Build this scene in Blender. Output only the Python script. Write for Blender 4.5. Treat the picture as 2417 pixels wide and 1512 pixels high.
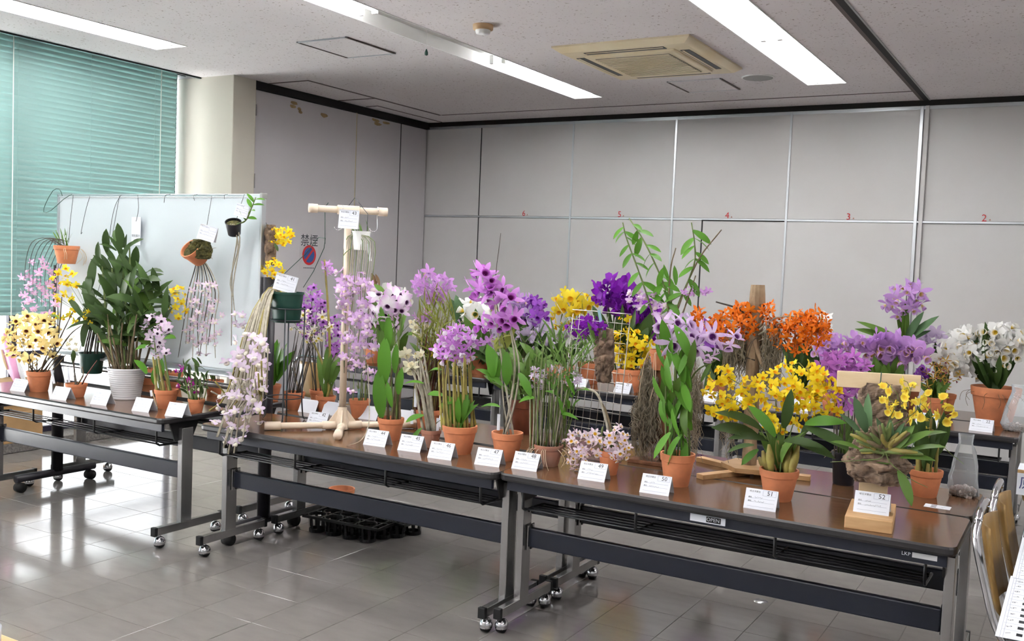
import bpy, bmesh, math, random
from mathutils import Vector, Matrix, Quaternion, noise
V = Vector
sc = bpy.context.scene
for o in list(bpy.data.objects): bpy.data.objects.remove(o)
COL = sc.collection

# ---------------------------------------------------------------- camera
YAW, PITCH, ROLL, FPX, CH = -0.530398559, -0.0591021121, 0.0399904892, 2304.20412, 1.59603084
IW, IH = 2417, 1512
cf = V((math.sin(YAW)*math.cos(PITCH), math.cos(YAW)*math.cos(PITCH), math.sin(PITCH)))
_r = V((math.cos(YAW), -math.sin(YAW), 0)); _u = _r.cross(cf)
cr = math.cos(ROLL)*_r + math.sin(ROLL)*_u
cu = -math.sin(ROLL)*_r + math.cos(ROLL)*_u
CAM = V((0, 0, CH))
cd = bpy.data.cameras.new('camera'); cam = bpy.data.objects.new('camera', cd); COL.objects.link(cam)
cam.matrix_world = Matrix(((cr.x, cu.x, -cf.x, 0), (cr.y, cu.y, -cf.y, 0), (cr.z, cu.z, -cf.z, CH), (0, 0, 0, 1)))
cd.sensor_fit = 'HORIZONTAL'; cd.sensor_width = 36; cd.lens = FPX/IW*36; cd.clip_start = .05
sc.camera = cam

def ray(px, py): return cf*FPX + cr*(px-IW/2) - cu*(py-IH/2)
def atz(px, py, z):
    d = ray(px, py); return CAM + d*((z-CH)/d.z)
def aty(px, py, y):
    d = ray(px, py); return CAM + d*(y/d.y)
def mpp(p): return (p-CAM).dot(cf)/FPX          # metres per photo pixel at a point

# ---------------------------------------------------------------- world, exposure
w = bpy.data.worlds.new('sky'); sc.world = w; w.use_nodes = True
bgn = w.node_tree.nodes['Background']
bgn.inputs[0].default_value = (.93, .97, 1, 1); bgn.inputs[1].default_value = 5.0
TUBE = 46.0
sd_ = bpy.data.lights.new('sun', 'SUN'); sun = bpy.data.objects.new('sun', sd_); COL.objects.link(sun)
sd_.energy = 205; sd_.angle = .01; sd_.color = (1, .98, .96)
sun.rotation_euler = V((.10, .35, .93)).to_track_quat('Z', 'Y').to_euler()   # high sun, lights the terrace outside
sc.view_settings.view_transform = 'Standard'; sc.view_settings.look = 'None'
sc.view_settings.exposure = -0.1; sc.view_settings.gamma = 1.0; sc.view_settings.use_curve_mapping = False
cy = sc.cycles
cy.use_denoising = True; cy.max_bounces = 6; cy.diffuse_bounces = 3; cy.glossy_bounces = 3; cy.transmission_bounces = 3
cy.use_adaptive_sampling = True; cy.adaptive_threshold = .04; cy.adaptive_min_samples = 16
cy.transparent_max_bounces = 12; cy.caustics_reflective = False; cy.caustics_refractive = False
cy.sample_clamp_indirect = 60

# ---------------------------------------------------------------- materials
def lin(c):
    c = c/255
    return c/12.92 if c <= .04045 else ((c+.055)/1.055)**2.4
def L(c): return (lin(c[0]), lin(c[1]), lin(c[2]), 1)
M = {}
def mat(name, col, rough=.5, metal=0, spec=.5, var=0, scale=8, stretch=None, col2=None, bump=0, bscale=60,
        trans=0, emit=0, attr=False, objvar=0, detail=4):
    m = bpy.data.materials.new(name); m.use_nodes = True; M[name] = m
    nt = m.node_tree; b = nt.nodes['Principled BSDF']; out = nt.nodes['Material Output']
    b.inputs['Base Color'].default_value = L(col); b.inputs['Roughness'].default_value = rough
    b.inputs['Metallic'].default_value = metal; b.inputs['Specular IOR Level'].default_value = spec
    src = None
    if attr:
        a = nt.nodes.new('ShaderNodeAttribute'); a.attribute_name = 'Col'; src = a.outputs['Color']
    if var or col2:
        tc = nt.nodes.new('ShaderNodeTexCoord'); mp = nt.nodes.new('ShaderNodeMapping')
        mp.inputs['Scale'].default_value = stretch or (1, 1, 1)
        nt.links.new(tc.outputs['Object'], mp.inputs[0])
        n = nt.nodes.new('ShaderNodeTexNoise'); n.inputs['Scale'].default_value = scale; n.inputs['Detail'].default_value = detail
        nt.links.new(mp.outputs[0], n.inputs['Vector'])
        r = nt.nodes.new('ShaderNodeMapRange'); r.inputs[1].default_value = .3; r.inputs[2].default_value = .7
        nt.links.new(n.outputs['Fac'], r.inputs[0])
        mx = nt.nodes.new('ShaderNodeMix'); mx.data_type = 'RGBA'
        c2 = col2 or tuple(max(0, c*(1-var)) for c in col)
        mx.inputs[6].default_value = L(col); mx.inputs[7].default_value = L(c2)
        nt.links.new(r.outputs[0], mx.inputs[0]); src = mx.outputs[2]
    if objvar:
        oi = nt.nodes.new('ShaderNodeObjectInfo'); h = nt.nodes.new('ShaderNodeHueSaturation')
        r1 = nt.nodes.new('ShaderNodeMapRange'); r1.inputs[3].default_value = 1-objvar; r1.inputs[4].default_value = 1+objvar
        nt.links.new(oi.outputs['Random'], r1.inputs[0]); nt.links.new(r1.outputs[0], h.inputs['Value'])
        if src: nt.links.new(src, h.inputs['Color'])
        else: h.inputs['Color'].default_value = L(col)
        src = h.outputs[0]
    if src: nt.links.new(src, b.inputs['Base Color'])
    if bump:
        tc = nt.nodes.new('ShaderNodeTexCoord'); n2 = nt.nodes.new('ShaderNodeTexNoise'); n2.inputs['Scale'].default_value = bscale
        n2.inputs['Detail'].default_value = 4
        nt.links.new(tc.outputs['Object'], n2.inputs['Vector'])
        bp = nt.nodes.new('ShaderNodeBump'); bp.inputs['Strength'].default_value = bump; bp.inputs['Distance'].default_value = .01
        nt.links.new(n2.outputs['Fac'], bp.inputs['Height']); nt.links.new(bp.outputs[0], b.inputs['Normal'])
    if trans:
        t = nt.nodes.new('ShaderNodeBsdfTranslucent'); mi = nt.nodes.new('ShaderNodeMixShader'); mi.inputs[0].default_value = trans
        if src: nt.links.new(src, t.inputs[0])
        else: t.inputs[0].default_value = L(col)
        nt.links.new(b.outputs[0], mi.inputs[1]); nt.links.new(t.outputs[0], mi.inputs[2]); nt.links.new(mi.outputs[0], out.inputs[0])
    if emit:
        b.inputs['Emission Color'].default_value = L(col); b.inputs['Emission Strength'].default_value = emit
    return m
def clear_mat(name, fac_diff, rough, col=(240, 245, 250)):
    m = bpy.data.materials.new(name); m.use_nodes = True; M[name] = m; nt = m.node_tree; nt.nodes.clear()
    out = nt.nodes.new('ShaderNodeOutputMaterial'); tr = nt.nodes.new('ShaderNodeBsdfTransparent')
    gl = nt.nodes.new('ShaderNodeBsdfGlossy'); gl.inputs['Roughness'].default_value = rough
    fr = nt.nodes.new('ShaderNodeFresnel'); fr.inputs[0].default_value = 1.45
    m1 = nt.nodes.new('ShaderNodeMixShader'); nt.links.new(fr.outputs[0], m1.inputs[0]); nt.links.new(tr.outputs[0], m1.inputs[1]); nt.links.new(gl.outputs[0], m1.inputs[2])
    if fac_diff:
        df = nt.nodes.new('ShaderNodeBsdfDiffuse'); df.inputs[0].default_value = L(col)
        m2 = nt.nodes.new('ShaderNodeMixShader'); m2.inputs[0].default_value = fac_diff
        nt.links.new(m1.outputs[0], m2.inputs[1]); nt.links.new(df.outputs[0], m2.inputs[2]); nt.links.new(m2.outputs[0], out.inputs[0])
    else: nt.links.new(m1.outputs[0], out.inputs[0])
    return m

mat('ceiling', (224, 218, 219), .8, var=.03, scale=1.5)
# mineral fibre ceiling: scattered dark pinholes over the paint
_m = M['ceiling']; _nt = _m.node_tree; _b = _nt.nodes['Principled BSDF']
_tc = _nt.nodes.new('ShaderNodeTexCoord'); _n = _nt.nodes.new('ShaderNodeTexNoise'); _n.inputs['Scale'].default_value = 55; _n.inputs['Detail'].default_value = 3
_nt.links.new(_tc.outputs['Object'], _n.inputs['Vector'])
_r1 = _nt.nodes.new('ShaderNodeMapRange'); _r1.inputs[1].default_value = .635; _r1.inputs[2].default_value = .69
_nt.links.new(_n.outputs['Fac'], _r1.inputs[0])
_mx = _nt.nodes.new('ShaderNodeMix'); _mx.data_type = 'RGBA'; _mx.inputs[7].default_value = L((160, 148, 142))
_nt.links.new(_b.inputs['Base Color'].links[0].from_socket, _mx.inputs[6]); _nt.links.new(_r1.outputs[0], _mx.inputs[0]); _nt.links.new(_mx.outputs[2], _b.inputs['Base Color'])
mat('wall', (205, 204, 204), .55, var=.03, scale=1.2, col2=(200, 197, 196))
mat('closet', (198, 194, 197), .5, var=.05, scale=1.0)
mat('stain', (176, 150, 104), .7, var=.2, scale=14)
mat('column', (208, 203, 190), .6, var=.02, scale=2)
mat('frame_tan', (196, 184, 150), .5)
mat('grout', (105, 100, 96), .7)
mat('tile', (134, 129, 125), .105, spec=.6, var=.06, scale=5, stretch=(1, 3, 1), objvar=.035, bump=.012, bscale=9)
mat('alu', (200, 204, 208), .35, metal=.8)
mat('dark_joint', (30, 28, 28), .8)
mat('track', (96, 84, 80), .7)
mat('dark_green', (26, 40, 40), .7)
mat('stone', (128, 124, 120), .8, var=.35, scale=60)
mat('frame_dark', (42, 38, 62), .5)
mat('rail_out', (120, 96, 92), .6)
mat('ground_out', (200, 202, 203), .9, var=.1, scale=3)
mat('slat', (160, 190, 187), .5, trans=.2)
mat('blind_cord', (232, 236, 228), .7)
mat('white_paint', (236, 236, 234), .45)
mat('tube', (255, 255, 255), .4, emit=TUBE)
mat('ac', (226, 214, 186), .5, var=.08, scale=3, col2=(216, 198, 158))
mat('ac_grille', (138, 134, 122), .7)
mat('black', (16, 16, 18), .45)
mat('grey', (150, 150, 148), .5)
mat('det', (206, 170, 128), .5)
mat('red', (196, 40, 44), .5)
mat('blue', (46, 84, 150), .5)
mat('ink', (34, 36, 44), .6)
mat('ink_blue', (52, 60, 120), .6)
mat('pencil', (150, 156, 176), .7)
mat('paper', (226, 229, 238), .7)
mat('paper_grey', (214, 214, 216), .7)
mat('cardboard', (176, 140, 96), .8, var=.08, scale=10)
mat('tabletop', (118, 84, 58), .15, spec=.5, col2=(84, 56, 36), scale=5, stretch=(.6, 14, 1), detail=6)
mat('edge', (44, 42, 44), .33)
mat('navy', (30, 34, 48), .34)
mat('rod', (22, 22, 26), .35)
mat('chrome', (210, 210, 214), .14, metal=1)
mat('steel', (176, 175, 175), .26, metal=.85, var=.12, scale=14, stretch=(1, 1, .2))
mat('rubber', (20, 20, 22), .6)
mat('board', (208, 216, 221), .22, var=.02, scale=2)
mat('post', (34, 32, 40), .4)
mat('terra', (214, 134, 92), .75, var=.12, scale=16, objvar=.1)
mat('terra_old', (176, 116, 92), .85, col2=(160, 128, 112), scale=12)
mat('terra_dark', (128, 66, 40), .6, var=.25, scale=12)
mat('soil', (70, 58, 40), .95, var=.5, scale=60, bump=.6, bscale=80)
mat('moss_top', (96, 92, 44), .95, var=.5, scale=60, bump=.6, bscale=90)
mat('white_pot', (222, 222, 226), .3)
mat('black_pot', (24, 24, 34), .4)
mat('green_pot', (24, 66, 56), .45, objvar=.1)
mat('pvc', (232, 214, 192), .45)
mat('wood', (206, 168, 122), .6, col2=(188, 146, 98), scale=3, stretch=(1.5, 12, 12))
mat('wood_pale', (226, 202, 166), .6, col2=(214, 186, 146), scale=3, stretch=(1.5, 12, 12))
mat('log', (182, 158, 128), .9, col2=(116, 92, 70), scale=16, stretch=(1, 1, .5), bump=.5, bscale=40)
mat('cork', (156, 132, 112), .95, col2=(62, 48, 40), scale=24, bump=.9, bscale=30)
mat('driftwood', (142, 98, 70), .85, col2=(104, 66, 46), scale=6, stretch=(3, 3, .5), bump=.4, bscale=30)
mat('moss', (136, 126, 108), .95, objvar=.1)
mat('root', (206, 186, 158), .8)
mat('wire', (62, 66, 70), .35, metal=.6)
mat('wire_green', (44, 74, 62), .4)
mat('silver_wire', (176, 172, 166), .3, metal=.7)
mat('plywood', (160, 126, 70), .4, col2=(142, 108, 56), scale=3, stretch=(8, 8, .8))
mat('twine', (206, 174, 130), .8)
mat('label_blue', (150, 190, 200), .5)
mat('pink_cloth', (226, 150, 196), .6, col2=(236, 176, 210), scale=4)
mat('pellet', (226, 222, 218), .8, col2=(184, 160, 150), scale=90)
mat('petal', (255, 255, 255), .5, attr=True, trans=.3, objvar=.07, spec=.25)
for n_, c_ in dict(leaf=(92, 124, 54), leaf_dark=(64, 88, 44), leaf_blue=(92, 124, 86), leaf_bright=(90, 142, 48), leaf_yel=(138, 146, 66), leaf_brown=(120, 92, 64)).items():
    mat(n_, c_, .45, objvar=.2, trans=.2, spec=.28)
mat('cane_grey', (176, 168, 150), .7, var=.2, scale=40, objvar=.1)
mat('cane_green', (110, 128, 66), .6, var=.2, scale=30, objvar=.12)
mat('cane_yel', (156, 146, 70), .55, col2=(128, 112, 60), scale=30, objvar=.12)
mat('cane_brown', (126, 108, 80), .7, var=.3, scale=40, objvar=.15)
mat('cane_dark', (84, 76, 66), .7, var=.3, scale=40, objvar=.15)
mat('cane_red', (98, 40, 32), .5, var=.2, scale=30, objvar=.15)
clear_mat('glass', 0, .02)
clear_mat('bag', .26, .1)

# ---------------------------------------------------------------- mesh helpers
class MB:
    def __init__(s): s.v, s.f, s.m, s.c = [], [], [], None
    def add(s, vs, fs, mi=0):
        n = len(s.v); s.v += [tuple(v) for v in vs]; s.f += [tuple(i+n for i in f) for f in fs]; s.m += [mi]*len(fs); return s
    def box(s, x0, x1, y0, y1, z0, z1, mi=0, T=None):
        vs = [V((x, y, z)) for z in (z0, z1) for y in (y0, y1) for x in (x0, x1)]
        if T: vs = [T @ v for v in vs]
        return s.add(vs, [(0, 2, 3, 1), (4, 5, 7, 6), (0, 1, 5, 4), (2, 6, 7, 3), (0, 4, 6, 2), (1, 3, 7, 5)], mi)
    def rbox(s, x0, x1, y0, y1, z0, z1, b=.004, mi=0, seg=2, T=None):
        bm = bmesh.new(); bmesh.ops.create_cube(bm, size=1)
        for v in bm.verts: v.co = V(((x0+x1)/2+v.co.x*(x1-x0), (y0+y1)/2+v.co.y*(y1-y0), (z0+z1)/2+v.co.z*(z1-z0)))
        bmesh.ops.bevel(bm, geom=bm.edges[:], offset=b, segments=seg, affect='EDGES', profile=.5)
        bm.verts.index_update()
        vs = [T @ v.co if T else v.co.copy() for v in bm.verts]
        s.add(vs, [[v.index for v in f.verts] for f in bm.faces], mi); bm.free(); return s
    def tube(s, pts, r, n=6, mi=0, cap=True, closed=False):
        pts = [V(p) for p in pts]; k = len(pts)
        rs = r if isinstance(r, (list, tuple)) else [r]*k
        vs = []; up = None
        for i, p in enumerate(pts):
            a = pts[i-1] if i or closed else p; b = pts[(i+1) % k] if i < k-1 or closed else p
            t = (b-a); t = t.normalized() if t.length > 1e-9 else V((0, 0, 1))
            if up is None: up = V((0, 0, 1)) if abs(t.z) < .9 else V((1, 0, 0))
            e1 = up - t*up.dot(t)
            if e1.length < 1e-6: e1 = t.orthogonal()
            e1.normalize(); up = e1; e2 = t.cross(e1)
            for j in range(n):
                q = 2*math.pi*j/n; vs.append(p + (e1*math.cos(q)+e2*math.sin(q))*rs[i])
        fs = []
        for i in range(k if closed else k-1):
            for j in range(n):
                a = i*n+j; b = i*n+(j+1) % n; i2 = (i+1) % k
                fs.append((a, b, i2*n+(j+1) % n, i2*n+j))
        if cap and not closed: fs += [tuple(range(n-1, -1, -1)), tuple((k-1)*n+j for j in range(n))]
        return s.add(vs, fs, mi)
    def lathe(s, prof, n=20, mi=0, c=(0, 0, 0), T=None):
        vs = []; c = V(c)
        for r, z in prof:
            for j in range(n):
                q = 2*math.pi*j/n; v = c+V((r*math.cos(q), r*math.sin(q), z)); vs.append(T @ v if T else v)
        fs = [(i*n+j, i*n+(j+1) % n, (i+1)*n+(j+1) % n, (i+1)*n+j) for i in range(len(prof)-1) for j in range(n)]
        return s.add(vs, fs, mi)
    def disc(s, c, r, n=20, mi=0, T=None):
        c = V(c); vs = [c]+[c+V((r*math.cos(2*math.pi*j/n), r*math.sin(2*math.pi*j/n), 0)) for j in range(n)]
        if T: vs = [T @ v for v in vs]
        return s.add(vs, [(0, 1+j, 1+(j+1) % n) for j in range(n)], mi)
    def prism(s, poly, z0, z1, mi=0, T=None):
        n = len(poly); vs = [V((x, y, z0)) for x, y in poly]+[V((x, y, z1)) for x, y in poly]
        if T: vs = [T @ v for v in vs]
        return s.add(vs, [tuple(range(n-1, -1, -1)), tuple(range(n, 2*n))]+[(i, (i+1) % n, n+(i+1) % n, n+i) for i in range(n)], mi)
    def mesh(s, name, mats, smooth=False):
        me = bpy.data.meshes.new(name); me.from_pydata(s.v, [], s.f)
        for m in (mats if isinstance(mats, (list, tuple)) else [mats]): me.materials.append(M[m])
        if any(s.m): me.polygons.foreach_set('material_index', s.m)
        if smooth: me.polygons.foreach_set('use_smooth', [True]*len(s.f))
        if s.c:
            ca = me.color_attributes.new('Col', 'FLOAT_COLOR', 'POINT')
            ca.data.foreach_set('color', [x for c in s.c for x in c])
        me.update(); return me
    def build(s, name, mats, parent=None, smooth=False, loc=None):
        return inst(name, s.mesh(name, mats, smooth), parent, Matrix.Translation(loc) if loc is not None else None)
def inst(name, me, parent=None, mw=None):
    o = bpy.data.objects.new(name, me); COL.objects.link(o)
    if parent: o.parent = parent
    if mw is not None: o.matrix_basis = mw
    return o
def tag(o, label=None, cat=None, group=None, kind=None):
    if label: o['label'] = label
    if cat: o['category'] = cat
    if group: o['group'] = group
    if kind: o['kind'] = kind
    return o
def empty(name, loc=(0, 0, 0), rz=0):
    o = bpy.data.objects.new(name, None); COL.objects.link(o); o.location = loc; o.rotation_euler = (0, 0, rz); o.empty_display_size = .05; return o
def thing(name, label, cat, loc=(0, 0, 0), rz=0, group=None): return tag(empty(name, loc, rz), label, cat, group)
def dup(root, loc, rz=0, label=None, group=None):
    r = root.copy(); COL.objects.link(r); r.location = loc; r.rotation_euler = (0, 0, rz)
    if label: r['label'] = label
    if group: r['group'] = group
    def rec(a, b):
        for ch in a.children:
            c = ch.copy(); COL.objects.link(c); c.parent = b; rec(ch, c)
    rec(root, r); return r
def struct(o): o['kind'] = 'structure'; return o
def spline(pts, n=10):
    pts = [V(p) for p in pts]
    if len(pts) == 2: return [pts[0].lerp(pts[1], i/n) for i in range(n+1)]
    P = [pts[0]*2-pts[1]]+pts+[pts[-1]*2-pts[-2]]; out = []
    seg = len(pts)-1; per = max(1, round(n/seg))
    for i in range(1, len(P)-2):
        for k in range(per):
            t = k/per; a, b, c, d = P[i-1], P[i], P[i+1], P[i+2]
            out.append(.5*((2*b)+(c-a)*t+(2*a-5*b+4*c-d)*t*t+(3*b-a-3*c+d)*t*t*t))
    out.append(pts[-1]); return out
def basis(x, y, z, o): return Matrix(((x.x, y.x, z.x, o.x), (x.y, y.y, z.y, o.y), (x.z, y.z, z.z, o.z), (0, 0, 0, 1)))
def frame_yz(y, zh):
    y = y.normalized(); z = zh - y*zh.dot(y)
    if z.length < 1e-4: z = y.orthogonal()
    z.normalize(); x = y.cross(z); return x, y, z

# lettering, converted in one go while the scene is still empty
TXT = {}
def _prep(strings):
    obs = []
    for s_ in strings:
        cu_ = bpy.data.curves.new('lettering', 'FONT'); cu_.body = s_; cu_.size = 1; cu_.align_x = 'CENTER'; cu_.align_y = 'CENTER'; cu_.resolution_u = 2
        o = bpy.data.objects.new('lettering', cu_); COL.objects.link(o); obs.append((s_, o))
    dg = bpy.context.evaluated_depsgraph_get(); dg.update()
    for s_, o in obs:
        me = bpy.data.meshes.new_from_object(o.evaluated_get(dg)); TXT[s_] = [tuple(v.co) for v in me.vertices], [tuple(p.vertices) for p in me.polygons]
    for s_, o in obs: bpy.data.objects.remove(o)
_prep(['禁煙', '埼玉洋蘭会', '属名', '種名', 'Den.', '特別展示', '培養土', '原種', 'OPEN', 'LKP'] + [str(i) for i in (1, 2, 3, 4, 5, 6, 7, 8, 9, 10, 22, 23, 41, 42, 43, 44, 45, 46, 47, 48, 49, 50, 51, 52)])
def text(mb, s_, T, mi=0):
    v, f = TXT[s_]; return mb.add([T @ V(a) for a in v], f, mi)
R = random.Random(7)
# ================================================================ the room
H, KW = 3.137, 1.65
XW, YB, XR, YF = -7.25, 9.153, 4.6, -3.2       # window plane, back wall, right wall, wall behind the camera
XC, YC = -6.58, 6.45                            # closet wall, where it meets the column
# floor: 30 cm vinyl tiles on a dark bed
fl = struct(MB().box(XW, XR, YF, YB+.1, -.06, -.0025).build('floor', 'grout'))
TS = .3003; tx0, ty0 = -.917, 3.0218
tile = MB().rbox(.0012, TS-.0012, .0012, TS-.0012, -.004, 0, .0008, seg=1).mesh('tile', 'tile')
rest = MB(); cells = []
for i in range(-22, 19):
    for j in range(-21, 22):
        x, y = tx0+i*TS, ty0+j*TS
        if x < -7.0 or x+TS > XR or y < YF or y+TS > YB: continue
        p = V((x+.15, y+.15, 0))-CAM; z = p.dot(cf)
        vis = z > .4 and abs(p.dot(cr)/z*FPX) < IW/2+120 and -p.dot(cu)/z*FPX < IH/2+120
        cells.append((0 if vis else 1, z if vis else 99, x, y))
cells.sort()
for n_, (a, z, x, y) in enumerate(cells):
    if n_ < 300 and a == 0: inst('tile', tile, fl, Matrix.Translation((x, y, 0)))
    else: rest.box(x+.0012, x+TS-.0012, y+.0012, y+TS-.0012, -.004, 0)
tag(rest.build('tiles_beyond', 'tile', fl), kind='stuff')
# back wall: two rows of panels with aluminium joints
wb = struct(MB().box(XC-.3, XR, YB+.03, YB+.15, 0, H+.2).build('wall_back', 'wall'))
pxs = [-6.64, -5.852, -4.713, -3.579, -2.455, -1.33, -.2, .93, 2.06, 3.19, XR]
ZM = 2.09
for a, b in zip(pxs[:-1], pxs[1:]):
    o = .012 if a == -1.33 else 0
    for z0, z1, nm in ((.09, ZM-.012, 'panel'), (ZM+.012, H-.06, 'panel')):
        MB().rbox(a+.006, b-.006, YB+o, YB+.03, z0, z1, .002, seg=1).build(nm, 'wall', wb)
for i, x in enumerate(pxs[1:-1]):
    dark = i == 0
    wdt = .006 if dark else (.02 if i < 4 else .028)
    MB().rbox(x-wdt/2, x+wdt/2, YB-(.002 if dark else .008), YB+.03, 0, H-.03, .0015, seg=1).build('joint_strip', 'dark_joint' if dark else 'alu', wb)
MB().box(-1.30, -1.27, YB-.02, YB+.03, 0, H-.03).build('joint_strip', 'wall', wb)
MB().box(-6.58, XR, YB-.005, YB+.03, ZM-.008, ZM+.010).build('rail_strip', 'alu', wb)
MB().box(-6.58, XR, YB-.005, YB+.03, H-.075, H-.045).build('top_strip', 'alu', wb)
MB().box(-3.272, -3.260, YB-.004, YB+.02, .09, ZM-.005).box(-3.272, -2.47, YB-.007, YB+.02, ZM-.014, ZM-.004).build('door_gap', 'dark_joint', wb)
MB().box(-6.58, XR, YB-.004, YB+.02, 0, .09).build('skirting', 'dark_joint', wb)
struct(MB().box(XC, XR, YB-.03, YB+.03, H-.045, H+.01).build('trim_1', 'dark_joint'))
for n_, x in ((6, -5.27), (5, -4.145), (4, -3.018), (3, -1.893), (2, -.786)):
    T = Matrix.Translation((x, YB-.009, 2.128)) @ Matrix.Rotation(math.pi/2, 4, 'X') @ Matrix.Diagonal((.085, .085, .1, 1))
    t = thing('panel_number', {6: 'red numeral six, leftmost of the numerals on the back wall', 5: 'red numeral five above the tall green-leaved orchid', 4: 'red numeral four above the flush door in the back wall', 3: 'red numeral three above the orange and yellow orchids', 2: 'red numeral two, rightmost on the back wall'}[n_], 'number', (x, YB-.009, 2.128), group='panel numbers')
    mb = MB(); text(mb, str(n_), Matrix.Translation((0, .001, 0)) @ Matrix.Rotation(math.pi/2, 4, 'X') @ Matrix.Diagonal((.085, .085, .1, 1)))
    mb.build('numeral', 'red', t)
    MB().prism([(.035, -.018), (.052, -.018), (.046, -.004)], 0, .001, T=Matrix.Rotation(math.pi/2, 4, 'X')).build('mark', 'terra_old', t)
# closet wall on the left, with tall doors
wl = struct(MB().box(XC-.2, XC-.03, YC, YB+.1, 0, H+.2).build('wall_left', 'closet'))
ds = [6.475, 7.905, 8.655, 9.14]
for i, (a, b) in enumerate(zip(ds[:-1], ds[1:])):
    d = struct(MB().rbox(XC-.03, XC+.004, a+.006, b-.006, .02, H-.075, .002, seg=1).build(f'door_{i+1}', 'closet'))
    if i == 0:
        for z0, z1 in ((2.83, 2.93), (2.18, 2.31), (1.0, 1.12)):
            MB().rbox(XC-.01, XC+.014, a-.012, a+.014, z0, z1, .002, seg=1).build('hinge', 'steel', d)
    if i < 2:
        mb = MB()
        for k in range(5 if i == 0 else 3):
            y = R.uniform(a+.1, b-.1); z = H-.1-R.random()*.09; s_ = R.uniform(.03, .09)
            mb.add([(XC+.0048, y+s_*math.cos(q)*R.uniform(.6, 1), z+.025*math.sin(q)*R.uniform(.5, 1)) for q in [j*.785 for j in range(8)]], [tuple(range(8))])
        mb.build('water_stain', 'stain', d)
for n_, y in ((2, 7.905), (3, 8.655)):
    struct(MB().box(XC-.03, XC+.006, y-.012, y-.002, 0, H-.06).build(f'trim_{n_}', 'frame_tan' if n_ == 2 else 'dark_joint'))
struct(MB().box(XC-.03, XC+.02, YC-.01, 6.468, 0, H-.02).build('trim_4', 'frame_tan'))
struct(MB().box(XC-.03, XC+.03, YC, YB, H-.07, H+.01).build('trim_5', 'dark_joint'))
# column between window and closets
struct(MB().rbox(XW, -6.54, 6.18, YC, 0, H+.01, .006).build('wall_column', 'column'))
# right wall and the wall behind the camera
struct(MB().box(XR, XR+.1, YF, YB+.1, 0, H+.2).build('wall_right', 'wall'))
struct(MB().box(XW, XR, YF-.1, YF, 0, H+.2).build('wall_front', 'wall'))
# window wall: low stone sill, dark frames, glass
struct(MB().rbox(XW-.15, -6.95, YF, 6.18, 0, .075, .004).build('trim_6', 'stone'))
struct(MB().box(XW-.1, XW+.1, YF, 6.18, H+.02, H+.35).build('trim_7', 'dark_green'))
ys = [YF+.05]+[6.15-1.55*i for i in range(5, -1, -1)]
wi = 0
for a, b in zip(ys[:-1], ys[1:]):
    if b-a < .2: continue
    wi += 1
    f = MB()
    f.rbox(XW-.03, XW+.03, a, a+.035, .075, H+.05, .003, seg=1); f.rbox(XW-.03, XW+.03, b-.035, b, .075, H+.05, .003, seg=1)
    f.rbox(XW-.03, XW+.03, a, b, .075, .12, .003, seg=1); f.rbox(XW-.03, XW+.03, a, b, H, H+.05, .003, seg=1); f.rbox(XW-.025, XW+.025, a, b, .70, .74, .003, seg=1)
    o = struct(f.build(f'window_{wi}', 'frame_dark'))
    MB().box(XW-.003, XW+.003, a+.035, b-.035, .12, .70).build('pane', 'glass', o)
    MB().box(XW-.003, XW+.003, a+.035, b-.035, .74, H).build('pane', 'glass', o)
tag(MB().rbox(XW-.9, XW-.86, YF, 8, .26, .31, .004).rbox(XW-.9, XW-.86, YF, 8, .98, 1.03, .004).build('balcony_rail', 'rail_out'), 'brown balcony rail outside beyond the lower window', 'railing')
struct(MB().box(XW-14, XW-.15, -12, 20, -.35, -.3).build('ground_outside', 'ground_out'))
# ceiling with openings for the light troughs
LX = [(-6.335, -6.01), (-4.2, -3.925), (-2.065, -1.762), (.2, .5), (2.33, 2.63)]
LS = [(0, .42, 5.19), (1, 3.36, 8.15), (2, 3.36, 8.13), (1, -1.9, 2.9), (2, -1.9, 2.9), (4, -1.9, 2.9), (4, 3.36, 8.13)]
holes = [(LX[i][0], LX[i][1], a, b) for i, a, b in LS]
cx = sorted({-6.95, XR}|{h[0] for h in holes}|{h[1] for h in holes}); cyy = sorted({YF, YB+.1}|{h[2] for h in holes}|{h[3] for h in holes})
mb = MB()
for x0, x1 in zip(cx[:-1], cx[1:]):
    for y0, y1 in zip(cyy[:-1], cyy[1:]):
        if any(h[0] <= x0 and x1 <= h[1] and h[2] <= y0 and y1 <= h[3] for h in holes): continue
        mb.box(x0, x1, y0, y1, H, H+.12)
mb.box(-7.3, -6.54, 6.18, YB, H, H+.12)
ce = struct(mb.build('ceiling', 'ceiling'))
MB().box(XW-.1, XR+.1, YF-.1, YB+.2, H+.42, H+.5).build('slab', 'ceiling', ce)
MB().box(-6.965, -6.945, YF, 6.18, H-.012, H+.3).build('slot_edge', 'dark_green', ce)
def strip(x0, x1, y0, y1, m='track', nm='ceiling_track'): return MB().box(x0, x1, y0, y1, H-.004, H+.002).build(nm, m, ce)
strip(-1.318, -1.274, 5.7-8, YB, 'dark_joint'); strip(-1.345, -1.318, -2.3, YB, 'track'); strip(-1.274, -1.262, -2.3, YB, 'grey')
strip(-6.05, -1.32, 8.655, 8.668, 'track'); strip(-6.085, -6.06, 6.62, 8.66); strip(-6.54, -6.06, 6.60, 6.622); strip(-6.54, -6.06, 7.555, 7.575); strip(-6.5, -6.345, 7.945, 7.96); strip(-6.36, -6.345, 7.95, 9.1)
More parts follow.
